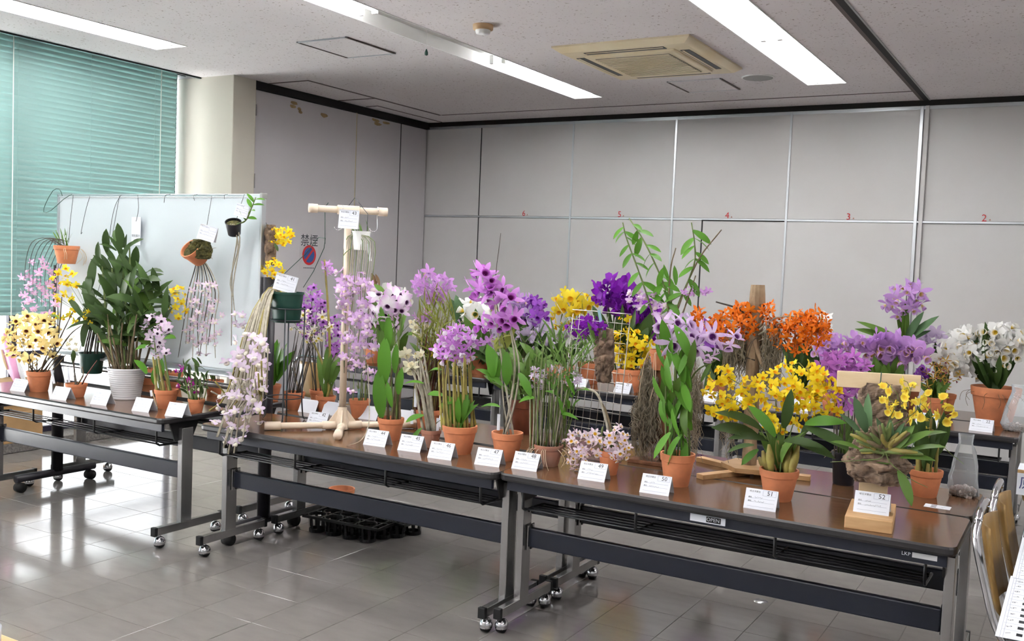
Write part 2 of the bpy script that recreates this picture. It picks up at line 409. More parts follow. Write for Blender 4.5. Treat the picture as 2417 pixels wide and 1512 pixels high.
for n_, (x0, x1, y0, y1, m) in enumerate(((-5.07, -4.6, 5.385, 5.955, 'alu'), (-3.095, -2.63, 7.642, 8.15, 'paper_grey'))):
    t = thing('access_hatch', ['aluminium framed ceiling hatch left of the middle light trough', 'small white ceiling hatch behind the air conditioner'][n_], 'hatch', ((x0+x1)/2, (y0+y1)/2, H))
    hx, hy = (x1-x0)/2, (y1-y0)/2; r = .014
    MB().box(-hx+r, hx-r, -hy+r, hy-r, -.005, 0).build('lid', 'ceiling', t)
    for a in ((-hx, -hx+r, -hy, hy), (hx-r, hx, -hy, hy), (-hx, hx, -hy, -hy+r), (-hx, hx, hy-r, hy)):
        MB().box(*a, -.009, 0).build('frame_strip', 'track' if a[1]-a[0] < .1 else m, t)
# fluorescent troughs
def lamp(i, y0, y1, label, segs):
    x0, x1 = LX[i]; t = thing('ceiling_light', label, 'light', ((x0+x1)/2, (y0+y1)/2, H), group='recessed fluorescent troughs')
    hx, hy = (x1-x0)/2, (y1-y0)/2; d = .075
    MB().add([(-hx, -hy, 0), (hx, -hy, 0), (hx, hy, 0), (-hx, hy, 0), (-hx+.02, -hy+.02, d), (hx-.02, -hy+.02, d), (hx-.02, hy-.02, d), (-hx+.02, hy-.02, d)],
        [(0, 1, 5, 4), (1, 2, 6, 5), (2, 3, 7, 6), (3, 0, 4, 7), (4, 5, 6, 7)]).build('housing', 'white_paint', t)
    MB().box(-hx-.008, -hx, -hy-.008, hy+.008, -.004, .003).box(hx, hx+.008, -hy-.008, hy+.008, -.004, .003).box(-hx, hx, hy, hy+.008, -.004, .003).build('edge_trim', 'white_paint', t)
    cyl = (y0+y1)/2
    for a, b in segs:
        for sx in (-.055, .055):
            MB().tube([(sx, a-cyl+.03, .028), (sx, b-cyl-.03, .028)], .0155, 10).build('tube', 'tube', t, True)
            for e in (a-cyl+.012, b-cyl-.012): MB().rbox(sx-.02, sx+.02, e-.013, e+.013, -.002, .07, .006).build('socket', 'white_paint', t)
    return t
def seg3(y0, y1, skip=()):
    n = round((y1-y0)/1.6); s_ = (y1-y0-.08)/n
    return [(y0+.04+k*s_, y0+.04+(k+1)*s_) for k in range(n) if k not in skip]
names = ['lit fluorescent trough beside the green window blinds', 'fluorescent trough with an unlit gap in its middle', 'brightest fluorescent trough right of the air conditioner']
for n_, (i, a, b) in enumerate(LS):
    lamp(i, a, b, names[n_] if n_ < 3 else 'ceiling light trough out of the picture', seg3(a, b, (1,) if n_ == 1 else ()))
t = thing('pull_switch', 'tiny dark pull cord knob hanging under the middle light trough', 'pull cord', (-4.06, 5.6, H+.07))
MB().tube([(0, 0, 0), (0, 0, -.16)], .0015, 5).build('cord', 'white_paint', t); MB().lathe([(.001, -.2), (.012, -.195), (.012, -.178), (.004, -.155)], 8).build('knob', 'green_pot', t, True)
# ceiling cassette air conditioner
x0, x1, y0, y1 = -3.38, -2.355, 6.16, 7.31; mx_, my_ = (x0+x1)/2, (y0+y1)/2; hx, hy = (x1-x0)/2, (y1-y0)/2
t = thing('air_conditioner', 'square cream ceiling cassette air conditioner with grey grille', 'air conditioner', (mx_, my_, H))
MB().add([(-hx, -hy, 0), (hx, -hy, 0), (hx, hy, 0), (-hx, hy, 0), (-hx+.05, -hy+.05, -.045), (hx-.05, -hy+.05, -.045), (hx-.05, hy-.05, -.045), (-hx+.05, hy-.05, -.045), (-hx, -hy, -.012), (hx, -hy, -.012), (hx, hy, -.012), (-hx, hy, -.012)],
    [(0, 1, 9, 8), (1, 2, 10, 9), (2, 3, 11, 10), (3, 0, 8, 11), (8, 9, 5, 4), (9, 10, 6, 5), (10, 11, 7, 6), (11, 8, 4, 7), (4, 5, 6, 7)]).build('panel', 'ac', t)
MB().rbox(-.345, .345, -.4, .4, -.06, -.03, .012).build('grille_frame', 'ac', t)
g = MB().box(-.28, .28, -.33, .33, -.064, -.05).build('grille', 'ac_grille', t)
for k in range(18): MB().box(-.28, .28, -.325+k*.0365, -.315+k*.0365, -.068, -.062).build('grille_bar', 'ac', g)
for a, b in (((-.3, .3), (.42, .485)), ((-.3, .3), (-.485, -.42)), ((.365, .43), (-.34, .34)), ((-.43, -.365), (-.34, .34))):
    v = MB().box(a[0], a[1], b[0], b[1], -.0475, -.03).build('air_outlet', 'black', t)
    w_, h_ = a[1]-a[0], b[1]-b[0]
    MB().box(a[0]+.01, a[0]+.01+(w_-.02 if w_ > h_ else .016), b[0]+.01, b[0]+.01+(h_-.02 if h_ > w_ else .016), -.05, -.046).build('louvre', 'ac', v)
t = thing('ceiling_speaker', 'round grey ceiling speaker beside the right light trough', 'speaker', (-2.35, 7.70, H))
MB().lathe([(.13, 0), (.13, -.006), (.118, -.008)], 24).build('rim', 'white_paint', t, True); MB().disc((0, 0, -.007), .118, 24).build('grille', 'grey', t)
t = thing('smoke_detector', 'small round tan smoke detector on the ceiling', 'detector', (-3.51, 5.46, H))
MB().lathe([(.068, 0), (.066, -.03), (.05, -.034)], 20).build('base', 'det', t, True); MB().lathe([(.05, -.034), (.046, -.055), (.0, -.058)], 20).build('sensor', 'white_paint', t, True)
# venetian blinds
slat = MB(); 
def blind(y0, y1, label, bottom):
    t = thing('venetian_blind', label, 'blind', (-7.1, (y0+y1)/2, bottom), group='mint green venetian blinds'); hl = (y1-y0)/2
    sl = MB(); a = math.radians(66); n = 4; prof = []
    for k in range(n+1):
        u = -.025+.05*k/n; bow = .004*(1-(2*k/n-1)**2); prof.append((u*math.cos(a)+bow*math.sin(a), u*math.sin(a)-bow*math.cos(a)))
    for th in (0, .0008):
        sl.add([(p[0]-th, yy, p[1]) for p in prof for yy in (-hl, hl)], [(2*k, 2*k+1, 2*k+3, 2*k+2) for k in range(n)])
    me = sl.mesh('slat', 'slat', True); z = bottom+.04; k = 0
    while z < H+.2:
        inst('slat', me, t, Matrix.Translation((0, 0, z-bottom))); z += .0435
    MB().rbox(-.014, .014, -hl, hl, 0, .022, .004).build('bottom_rail', 'slat', t)
    MB().rbox(-.03, .03, -hl, hl, H+.2-bottom, H+.24-bottom, .004).build('head_rail', 'slat', t)
    for yy in (-hl+.25, 0, hl-.25):
        MB().tube([(.022, yy, .02), (.022, yy, H+.2-bottom)], .0012, 4).build('ladder_cord', 'slat', t)
    MB().tube([(.04, hl-.2, .9), (.04, hl-.2, H+.15-bottom)], .0035, 6).build('pull_cord', 'blind_cord', t)
    MB().tube([(.04, -hl+.2, -.3), (.04, -hl+.2, H+.15-bottom)], .0035, 6).build('bead_chain', 'blind_cord', t)
blind(4.28, 6.04, 'mint green venetian blind lowered beside the column', 1.04)
blind(2.5, 4.26, 'next mint green venetian blind, at the left edge of the picture', 1.04)
blind(.7, 2.48, 'mint green venetian blind to the left out of frame', 1.04)
blind(-1.1, .68, 'mint green venetian blind behind the viewer', 1.04)
# no smoking notice on the first closet door
t = thing('no_smoking_sign', 'no smoking notice with red and blue roundel on the closet door', 'sign', (XC+.006, 7.235, 1.62))
TR = Matrix.Rotation(math.pi/2, 4, 'Z') @ Matrix.Rotation(math.pi/2, 4, 'X')
MB().box(0, .001, -.13, .13, -.19, .17).build('sheet', 'closet', t)
text(MB(), '禁煙', Matrix.Translation((.002, 0, .105)) @ TR @ Matrix.Scale(.125, 4)).build('lettering', 'ink', t)
def ringm(r0, r1, z, m): 
    mb = MB(); n = 32
    vs = [(r*math.cos(2*math.pi*j/n), r*math.sin(2*math.pi*j/n), z) for r in (r0, r1) for j in range(n)]
    mb.add([TR @ V(v)+V((0, 0, -.03)) for v in vs], [(j, (j+1) % n, n+(j+1) % n, n+j) for j in range(n)]); return mb
ringm(.0, .078, .003, 'blue').build('blue_disc', 'blue', t); ringm(.074, .098, .004, 'red').build('red_ring', 'red', t)
mb = MB().box(-.078, .078, -.011, .011, .0045, .005, T=Matrix.Translation((0, 0, -.03)) @ TR @ Matrix.Rotation(.8, 4, 'Z')); mb.build('red_bar', 'red', t)
mb = MB()
for k in range(7): mb.box(-.075+k*.022, -.06+k*.022, -.004, .004, .003, .0034, T=Matrix.Translation((0, 0, -.155)) @ TR)
mb.build('caption', 'ink', t)
tag(MB().lathe([(.0, .004), (.03, .004), (.036, 0)], 20).build('floor_cap', 'steel', None, True, atz(1795, 1418, 0)), 'small round metal cap set in the floor tiles', 'floor cap')

# ================================================================ folding tables
def make_table():
    t = empty('folding_table'); Lx, D = 1.8, .5
    r = .035; pl = []
    for cx_, cy_, a0 in ((Lx-r, r, -90), (Lx-r, D-r, 0), (r, D-r, 90), (r, r, 180)):
        for k in range(5): q = math.radians(a0+22.5*k); pl.append((cx_+r*math.cos(q), cy_+r*math.sin(q)))
    pin = [(.004+(x-0)*(Lx-.008)/Lx, .004+y*(D-.008)/D) for x, y in pl]
    n = len(pl); ed = MB(); rings = [(1, .668), (0, .676), (0, .692), (1, .700)]
    vs = [(*((pin if q else pl)[i]), z) for q, z in rings for i in range(n)]
    ed.add(vs, [(k*n+i, k*n+(i+1) % n, (k+1)*n+(i+1) % n, (k+1)*n+i) for k in range(3) for i in range(n)]); ed.add([v for v in vs[:n]], [tuple(range(n-1, -1, -1))])
    ed.build('edge_band', 'edge', t)
    MB().add([(x, y, .7003) for x, y in pin], [tuple(range(n))]).build('tabletop', 'tabletop', t)
    MB().rbox(.03, Lx-.03, .03, .05, .622, .668, .003).build('apron', 'navy', t); MB().rbox(.03, Lx-.03, D-.05, D-.03, .63, .668, .003).build('apron', 'navy', t)
    for k in range(4):
        MB().tube([(.1, .07+k*.055, .545-.004*k), (Lx-.1, .07+k*.055, .545-.004*k)], .005, 6).build('shelf_rod', 'rod', t, True)
    for x in (.1, .62, 1.18, Lx-.1):
        MB().tube([(x, .10, .66), (x, .055, .625), (x, .055, .548), (x, .075, .538), (x, .25, .532)], .006, 6).build('shelf_bracket', 'rod', t, True)
    MB().rbox(.055, Lx-.055, .2, .232, .338, .425, .006).build('crossbeam', 'navy', t)
    for x in (.014, Lx-.049):
        lg = MB().rbox(x, x+.035, .155, .23, .11, .63, .003).build('leg', 'steel', t)
        xi = x+.038 if x < 1 else x-.003
        MB().rbox(min(xi, xi+.006), max(xi, xi+.006), .185, .245, .325, .44, .002, seg=1).build('plate', 'steel', lg)
        for z in (.335, .43, .5, .6):
            MB().lathe([(.0, .006), (.008, .005), (.01, 0)], 8, T=Matrix.Translation((xi+.004 if x < 1 else xi, .215, z)) @ Matrix.Rotation(math.pi/2 if x < 1 else -math.pi/2, 4, 'Y')).build('bolt', 'rubber', lg, True)
        MB().prism([(.13, .56), (.25, .56), (.3, .668), (.09, .668)], 0, .008, T=Matrix(((0, 0, 1, xi), (1, 0, 0, 0), (0, 1, 0, 0), (0, 0, 0, 1)))).build('hinge_plate', 'black', lg)
        ft = MB().rbox(x+.002, x+.033, -.012, .45, .07, .113, .003).build('foot', 'steel', t)
        for y0_, y1_ in ((-.016, .006), (.446, .466)): MB().rbox(x, x+.035, y0_, y1_, .068, .115, .002, seg=1).build('end_cap', 'rubber', ft)
        for yy in (.03, .42):
            c = MB().tube([(x+.002, yy, .027), (x+.033, yy, .027)], .027, 14).build('caster', 'rubber', t, True)
            mb = MB(); pr = [(.033*math.cos(u), .033*math.sin(u)) for u in (-.35, -.1, .2, .5, .8, 1.1, 1.4, 1.57)]
            mb.lathe(pr, 16, T=Matrix.Translation((x+.0175, yy, .031)) @ Matrix.Diagonal((.9, 1, 1, 1)))
            mb.tube([(x+.0175, yy, .055), (x+.0175, yy, .072)], .007, 8)
            mb.build('hood', 'chrome', c, True)
    return t
tb = make_table()
TT = [(-2.119, 3.544, 'right front folding table, carrying cards 48 to 52'), (-3.915, 3.512, 'middle front folding table, under the cream pipe stand'), (-5.955, 3.475, 'left front folding table, below the whiteboard'),
      (-2.119, 4.056, 'right rear folding table, behind cards 49 to 52'), (-3.915, 4.056, 'middle rear folding table, behind the cream pipe stand'), (-5.955, 4.075, 'left rear folding table, behind the whiteboard'),
      (-2.085, 6.33, 'far folding table under the large white orchid, front one'), (-3.9, 6.33, 'far folding table in the middle, front one'), (-5.715, 6.33, 'far folding table at the left, front one'),
      (-2.085, 6.87, 'far folding table at the right, rear one by the wall'), (-3.9, 6.87, 'far folding table in the middle, rear one by the wall')]
for n_, (x, y, lb) in enumerate(TT):
    if n_ == 0: tb.location = (x, y, 0); tag(tb, lb, 'table', 'wheeled folding tables')
    else: tag(dup(tb, (x, y, 0), 0, lb), None, 'table', 'wheeled folding tables')
# stickers on the right front table
p = aty(1665, 1221, 3.545)
t = thing('sticker', 'white and black OPEN sticker under the right front table edge', 'sticker', p)
p.y = 3.544
MB().box(-.07, .07, -.0012, 0, -.016, .012).build('backing', 'paper', t); MB().box(-.005, .052, -.002, -.001, -.012, .010).build('black_field', 'black', t)
text(MB(), 'OPEN', Matrix.Translation((.022, -.0028, -.001)) @ Matrix.Rotation(math.pi/2, 4, 'X') @ Matrix.Scale(.02, 4)).build('lettering', 'paper', t)
t.location = (p.x, 3.5725, .648)
t = thing('maker_label', 'small white maker label under the right end of the front table', 'label', (-.44, 3.5725, .648))
MB().box(-.02, .06, -.001, 0, -.009, .009).build('backing', 'paper_grey', t)
text(MB(), 'LKP', Matrix.Translation((-.04, -.0015, 0)) @ Matrix.Rotation(math.pi/2, 4, 'X') @ Matrix.Scale(.018, 4)).build('lettering', 'paper', t)

# ================================================================ whiteboard
WX0, WX1, WY = -5.795, -3.975, 4.0
t = thing('whiteboard', 'white marker board on black castered posts behind the left table', 'whiteboard', (WX0, WY, 0)); wd = WX1-WX0
MB().rbox(.012, wd-.012, -.008, .012, .915, 1.905, .002).build('board', 'board', t)
for a in ((0, wd, 1.902, 1.922), (0, wd, .9, .92)): MB().rbox(a[0], a[1], -.016, .018, a[2], a[3], .003).build('frame_rail', 'alu', t)
for a in ((0, .016), (wd-.016, wd)): MB().rbox(a[0], a[1], -.016, .018, .9, 1.92, .003).build('frame_side', 'alu', t)
for x in (wd-.016, ): MB().rbox(x, x+.02, -.02, .022, 1.895, 1.926, .003).build('corner_cap', 'grey', t)
MB().rbox(.06, wd-.06, -.095, -.012, .888, .903, .004).build('pen_tray', 'alu', t); MB().tube([(.06, -.0, .82), (wd-.06, -.0, .82)], .018, 10).build('cross_tube', 'steel', t, True)
for x, o in ((-.018, 0), (wd+.035, 1)):
    ps = MB().tube([(x, .02, .1), (x, .02, 1.46)], .036, 14).build('post', 'post', t, True)
    MB().tube([(x-.02, .02, 1.4), (x+.045 if not o else x-.06, .02, 1.4)], .012, 8).build('pivot', 'post', ps, True)
    MB().lathe([(.0, .03), (.026, .028), (.03, .01), (.022, 0)], 10, T=Matrix.Translation((x, -.016, 1.03)) @ Matrix.Rotation(math.pi/2, 4, 'X')).build('knob', 'rubber', ps, True)
    ft = MB().tube([(x, -.27, .09), (x, .3, .09)], .026, 10).build('foot', 'post', t, True)
    for yy in (-.24, .27):
        MB().tube([(x-.025, yy, .032), (x+.025, yy, .032)], .032, 14).build('caster', 'rubber', t, True)
# ================================================================ flowers, leaves, pots
def lerpc(a, b, t): return tuple(x+(y-x)*t for x, y in zip(a, b))
def flower(*a, **k): return [flower1(*a, seed=q, **k) for q in (1, 2, 3)]
def flower1(pc, tip=None, base=None, sw=.3, pw=.34, sl=1, pl_=1, curl=.15, lip='cup', lc=None, ls=.5, eye=None, es=.5, wav=0, lipy=-.12, refl=0, seed=1):
    """unit-radius bloom facing +Z: three sepals, two petals, a shaped lip and a throat"""
    rj = random.Random(seed); ls *= .72 if lip != 'pouch' else .82
    mb = MB(); mb.c = []; pc = L(pc); tip = L(tip) if tip else pc; base = L(base) if base else pc; lc = L(lc) if lc else pc
    def petal(ang, ln, wd, z0, cl):
        ang += rj.uniform(-.16, .16); ln *= rj.uniform(.86, 1.08); cl += rj.uniform(-.22, .22); wd *= 1.12; tw = rj.uniform(-.35, .35)
        rows = [(0, .25, 0), (.22, .75, 1), (.5, 1, 1), (.78, .8, 1), (1, .06, 1)]
        c, s_ = math.cos(ang), math.sin(ang); vs = []
        for t, q, _ in rows:
            for k in (-1, 0, 1):
                x = k*q*wd/2*ln; y = .05+t*(ln-.05); z = z0+cl*t*t-.10*abs(k)*q*(wd/.34)*.4 + (wav*math.sin(t*7+k*2)*abs(k)) - refl*t + tw*k*q*wd/2*t + rj.uniform(-.03, .03)
                vs.append((x*c-y*s_, x*s_+y*c, z))
                mb.c.append(lerpc(lerpc(base, pc, min(1, t*2)), tip, max(0, t*1.6-.6)))
        fs = []
        for i in range(4):
            for k in range(2): a = i*3+k; fs.append((a, a+1, a+4, a+3))
        mb.add(vs, fs)
    for a in (0, 125, -125): petal(math.radians(a), sl, sw, 0, -curl if refl == 0 else curl)
    for a in (62, -62): petal(math.radians(a), pl_, pw, .03, curl)
    n = 10
    if lip in ('cup', 'tube', 'disc'):
        depth = {'cup': .32, 'tube': .55, 'disc': .1}[lip]; R0 = ls
        prof = [(.10*R0, .02), (.55*R0, depth*.35+.02), (.9*R0, depth*.8), (1.0*R0, depth+.04), (1.08*R0, depth+.02)]
        vs = []
        for i, (r, z) in enumerate(prof):
            for j in range(n):
                q = 2*math.pi*j/n; rr = r*(1+(.12 if i >= 3 else 0)*math.sin(3*q+1)*.6)
                y = rr*math.sin(q)*.95+lipy-(z*.35); vs.append((rr*math.cos(q), y, z-(.22*max(0, -math.sin(q))*R0 if lip != 'disc' else 0)+.04))
                ec = L(eye) if eye else lc; mb.c.append(ec if r/R0 <= es else lc)
        fs = [(i*n+j, i*n+(j+1) % n, (i+1)*n+(j+1) % n, (i+1)*n+j) for i in range(len(prof)-1) for j in range(n)]+[tuple(range(n-1, -1, -1))]
        mb.add(vs, fs)
    elif lip == 'pouch':       # rounded slipper hanging below the column
        prof = [(.06, .1), (.6, .02), (1, -.3), (.85, -.7), (.3, -.95), (.02, -.98)]; vs = []; n = 8
        for r, z in prof:
            for j in range(n):
                q = 2*math.pi*j/n; vs.append((r*ls*math.cos(q)*.85, z*ls*1.2-.02, r*ls*math.sin(q)*.6+.16)); mb.c.append(lerpc(lc, L(eye) if eye else lc, 1 if z > .05 else 0))
        mb.add(vs, [(i*n+j, i*n+(j+1) % n, (i+1)*n+(j+1) % n, (i+1)*n+j) for i in range(len(prof)-1) for j in range(n)])
    return mb.mesh('flower', 'petal', True)
FK = dict(
    chd=flower((246, 222, 154), (246, 226, 160), sw=.44, pw=.56, lip='cup', lc=(244, 212, 130), ls=.5, eye=(80, 26, 20), es=.58),
    chr=flower((248, 222, 44), (250, 226, 60), sw=.46, pw=.62, lip='cup', lc=(248, 208, 30), ls=.44, eye=(240, 160, 30), es=.75, wav=.05),
    chry=flower((250, 228, 60), (250, 230, 80), sw=.46, pw=.6, lip='cup', lc=(246, 204, 30), ls=.46, eye=(232, 166, 30), es=.6, wav=.06),
    ycup=flower((244, 222, 80), (240, 222, 100), sw=.42, pw=.5, sl=.85, pl_=.85, lip='cup', lc=(248, 228, 96), ls=.95, eye=(246, 208, 70), es=.6),
    nobw=flower((236, 222, 236), (222, 186, 224), sw=.44, pw=.58, lip='cup', lc=(238, 226, 238), ls=.46, eye=(54, 14, 52), es=.6),
    nob=flower((212, 160, 222), (206, 150, 220), sw=.34, pw=.44, lip='cup', lc=(222, 184, 230), ls=.46, eye=(178, 120, 200), es=.5),
    pur=flower((190, 128, 208), (186, 110, 206), sw=.4, pw=.5, lip='cup', lc=(176, 108, 200), ls=.48, eye=(56, 14, 66), es=.65),
    pink=flower((236, 190, 224), (232, 170, 218), sw=.34, pw=.42, lip='pouch', lc=(240, 214, 230), ls=.5, refl=.2),
    pale=flower((234, 216, 230), (226, 198, 224), sw=.38, pw=.46, lip='pouch', lc=(240, 234, 222), ls=.52, eye=(206, 170, 206), refl=.25),
    palew=flower((236, 224, 238), (220, 194, 228), sw=.42, pw=.56, lip='pouch', lc=(240, 234, 222), ls=.6, eye=(120, 80, 130), refl=.2),
    lil=flower((224, 190, 230), (214, 172, 226), sw=.42, pw=.56, lip='pouch', lc=(238, 222, 226), ls=.58, eye=(170, 110, 180), refl=.2),
    wyc=flower((240, 234, 222), (236, 222, 226), sw=.34, pw=.4, lip='cup', lc=(240, 234, 190), ls=.5, eye=(206, 184, 50), es=.75),
    whp=flower((240, 238, 240), (216, 160, 220), sw=.44, pw=.66, lip='cup', lc=(232, 206, 232), ls=.46, eye=(58, 14, 60), es=.55),
    big=flower((204, 136, 214), (212, 156, 222), sw=.3, pw=.38, lip='tube', lc=(196, 112, 206), ls=.4, eye=(96, 16, 84), es=.7, curl=.25),
    anos=flower((228, 208, 236), (206, 168, 220), sw=.24, pw=.29, lip='cup', lc=(222, 192, 232), ls=.46, eye=(88, 30, 102), es=.56, curl=.2),
    cup=flower((204, 140, 214), (200, 134, 212), sw=.32, pw=.4, lip='tube', lc=(240, 234, 240), ls=.46, eye=(232, 214, 234), es=.55),
    cupp=flower((198, 122, 206), (196, 116, 206), sw=.34, pw=.42, lip='tube', lc=(206, 140, 212), ls=.42, eye=(120, 50, 130), es=.5),
    wy=flower((240, 228, 236), (232, 206, 230), sw=.36, pw=.46, lip='cup', lc=(244, 236, 232), ls=.52, eye=(228, 172, 24), es=.8),
    lsm=flower((220, 204, 226), (210, 186, 220), sw=.36, pw=.4, lip='cup', lc=(226, 212, 230), ls=.36, eye=(200, 170, 212), es=.5),
    crm=flower((236, 232, 206), (226, 224, 196), sw=.4, pw=.6, lip='cup', lc=(238, 228, 196), ls=.5, eye=(222, 206, 150), es=.5, wav=.05),
    mag=flower((190, 46, 166), (170, 30, 150), sw=.44, pw=.54, lip='cup', lc=(240, 214, 236), ls=.4, eye=(200, 60, 170), es=.5),
    org=flower((242, 136, 34), (238, 116, 24), sw=.36, pw=.36, lip='cup', lc=(238, 120, 28), ls=.26, eye=(150, 56, 20), es=.6, curl=.25),
    wcat=flower((242, 242, 240), (240, 240, 238), sw=.36, pw=.74, lip='tube', lc=(242, 240, 234), ls=.44, eye=(226, 190, 60), es=.6, wav=.06),
    cat=flower((208, 162, 224), (200, 150, 220), sw=.34, pw=.78, lip='tube', lc=(216, 172, 226), ls=.42, eye=(224, 186, 110), es=.6, wav=.07),
    lcat=flower((206, 164, 224), (200, 154, 220), sw=.26, pw=.36, lip='tube', lc=(208, 166, 224), ls=.34, eye=(226, 206, 120), es=.6, curl=.25),
    dpu=flower((138, 40, 176), (126, 28, 166), sw=.5, pw=.76, lip='tube', lc=(132, 34, 168), ls=.38, eye=(196, 110, 140), es=.4, wav=.06),
    vio=flower((164, 92, 200), (152, 80, 192), sw=.4, pw=.56, lip='tube', lc=(140, 60, 180), ls=.36, eye=(90, 20, 120), es=.6, wav=.05),
    lilw=flower((224, 206, 234), (214, 192, 228), sw=.36, pw=.6, lip='tube', lc=(226, 210, 236), ls=.38, eye=(206, 170, 220), es=.5, wav=.05),
    spi=flower((206, 172, 82), (190, 130, 60), sw=.2, pw=.18, lip='cup', lc=(190, 120, 130), ls=.22, eye=(120, 50, 40), es=.6, curl=.3),
    brn=flower((120, 92, 62), (104, 76, 50), sw=.26, pw=.26, lip='none', curl=.4))
def leafmesh(wd, droop, mat_, fold=.12, rows=6, pointy=1.0):
    mb = MB(); vs = []; y = z = 0
    for i in range(rows+1):
        t = i/rows; a = .25-droop*1.6*t
        if i: y += math.cos(a)/rows; z += math.sin(a)/rows
        q = (math.sin(math.pi*min(1, t*.92+.06))**(.75/pointy))*wd/2 if t < 1 else .004
        for k in (-1, 0, 1): vs.append((k*q, y, z+abs(k)*q*fold*2))
    mb.add(vs, [(i*3+k, i*3+k+1, i*3+k+4, i*3+k+3) for i in range(rows) for k in range(2)])
    return mb.mesh('leaf', mat_, True)
_LM = {}
def getleaf(kind, mat_, d):
    wd = dict(leaf=.27, broad=.4, strap=.2, grass=.07, wide=.33)[kind]; k = (kind, mat_, d)
    if k not in _LM: _LM[k] = leafmesh(wd, d, mat_)
    return _LM[k]
_PM = {}
def pot_mesh(kind, r, h):
    k = (kind, round(r, 3), round(h, 3))
    if k in _PM: return _PM[k]
    mb = MB(); sm = True
    if kind.startswith('terra'):
        rb = r*.66; rh = h*.24
        mb.lathe([(0, 0), (rb, 0), (rb+.002, .004), (r*.905, h-rh-.004), (r*.905, h-rh), (r*.965, h-rh+.002), (r, h-.006), (r*.99, h), (r*.90, h), (r*.86, h-.012), (r*.80, h*.72)], 26)
        me = mb.mesh('pot', kind, False)
        me.polygons.foreach_set('use_smooth', [True]*len(me.polygons)); me.update()
        try: me.set_sharp_from_angle(angle=.7)
        except Exception: pass
    elif kind == 'white_pot':
        pr = [(0, 0), (r*.72, 0)]; n = 13
        for i in range(n):
            z0 = h*(.03+.9*i/n); rr = r*(.74+.24*(i/n)); pr += [(rr*.985, z0), (rr*1.012, z0+h*.03), (rr*.995, z0+h*.06)]
        pr += [(r, h*.95), (r*1.02, h), (r*.96, h), (r*.92, h*.9)]; mb.lathe(pr, 30); me = mb.mesh('pot', kind, True)
    else:
        mb.lathe([(0, 0), (r*.76, 0), (r*.78, .004), (r*.95, h*.93), (r, h*.93), (r, h), (r*.93, h), (r*.88, h*.75)], 26); me = mb.mesh('pot', kind, True)
        try: me.set_sharp_from_angle(angle=.6)
        except Exception: pass
    _PM[k] = me; return me
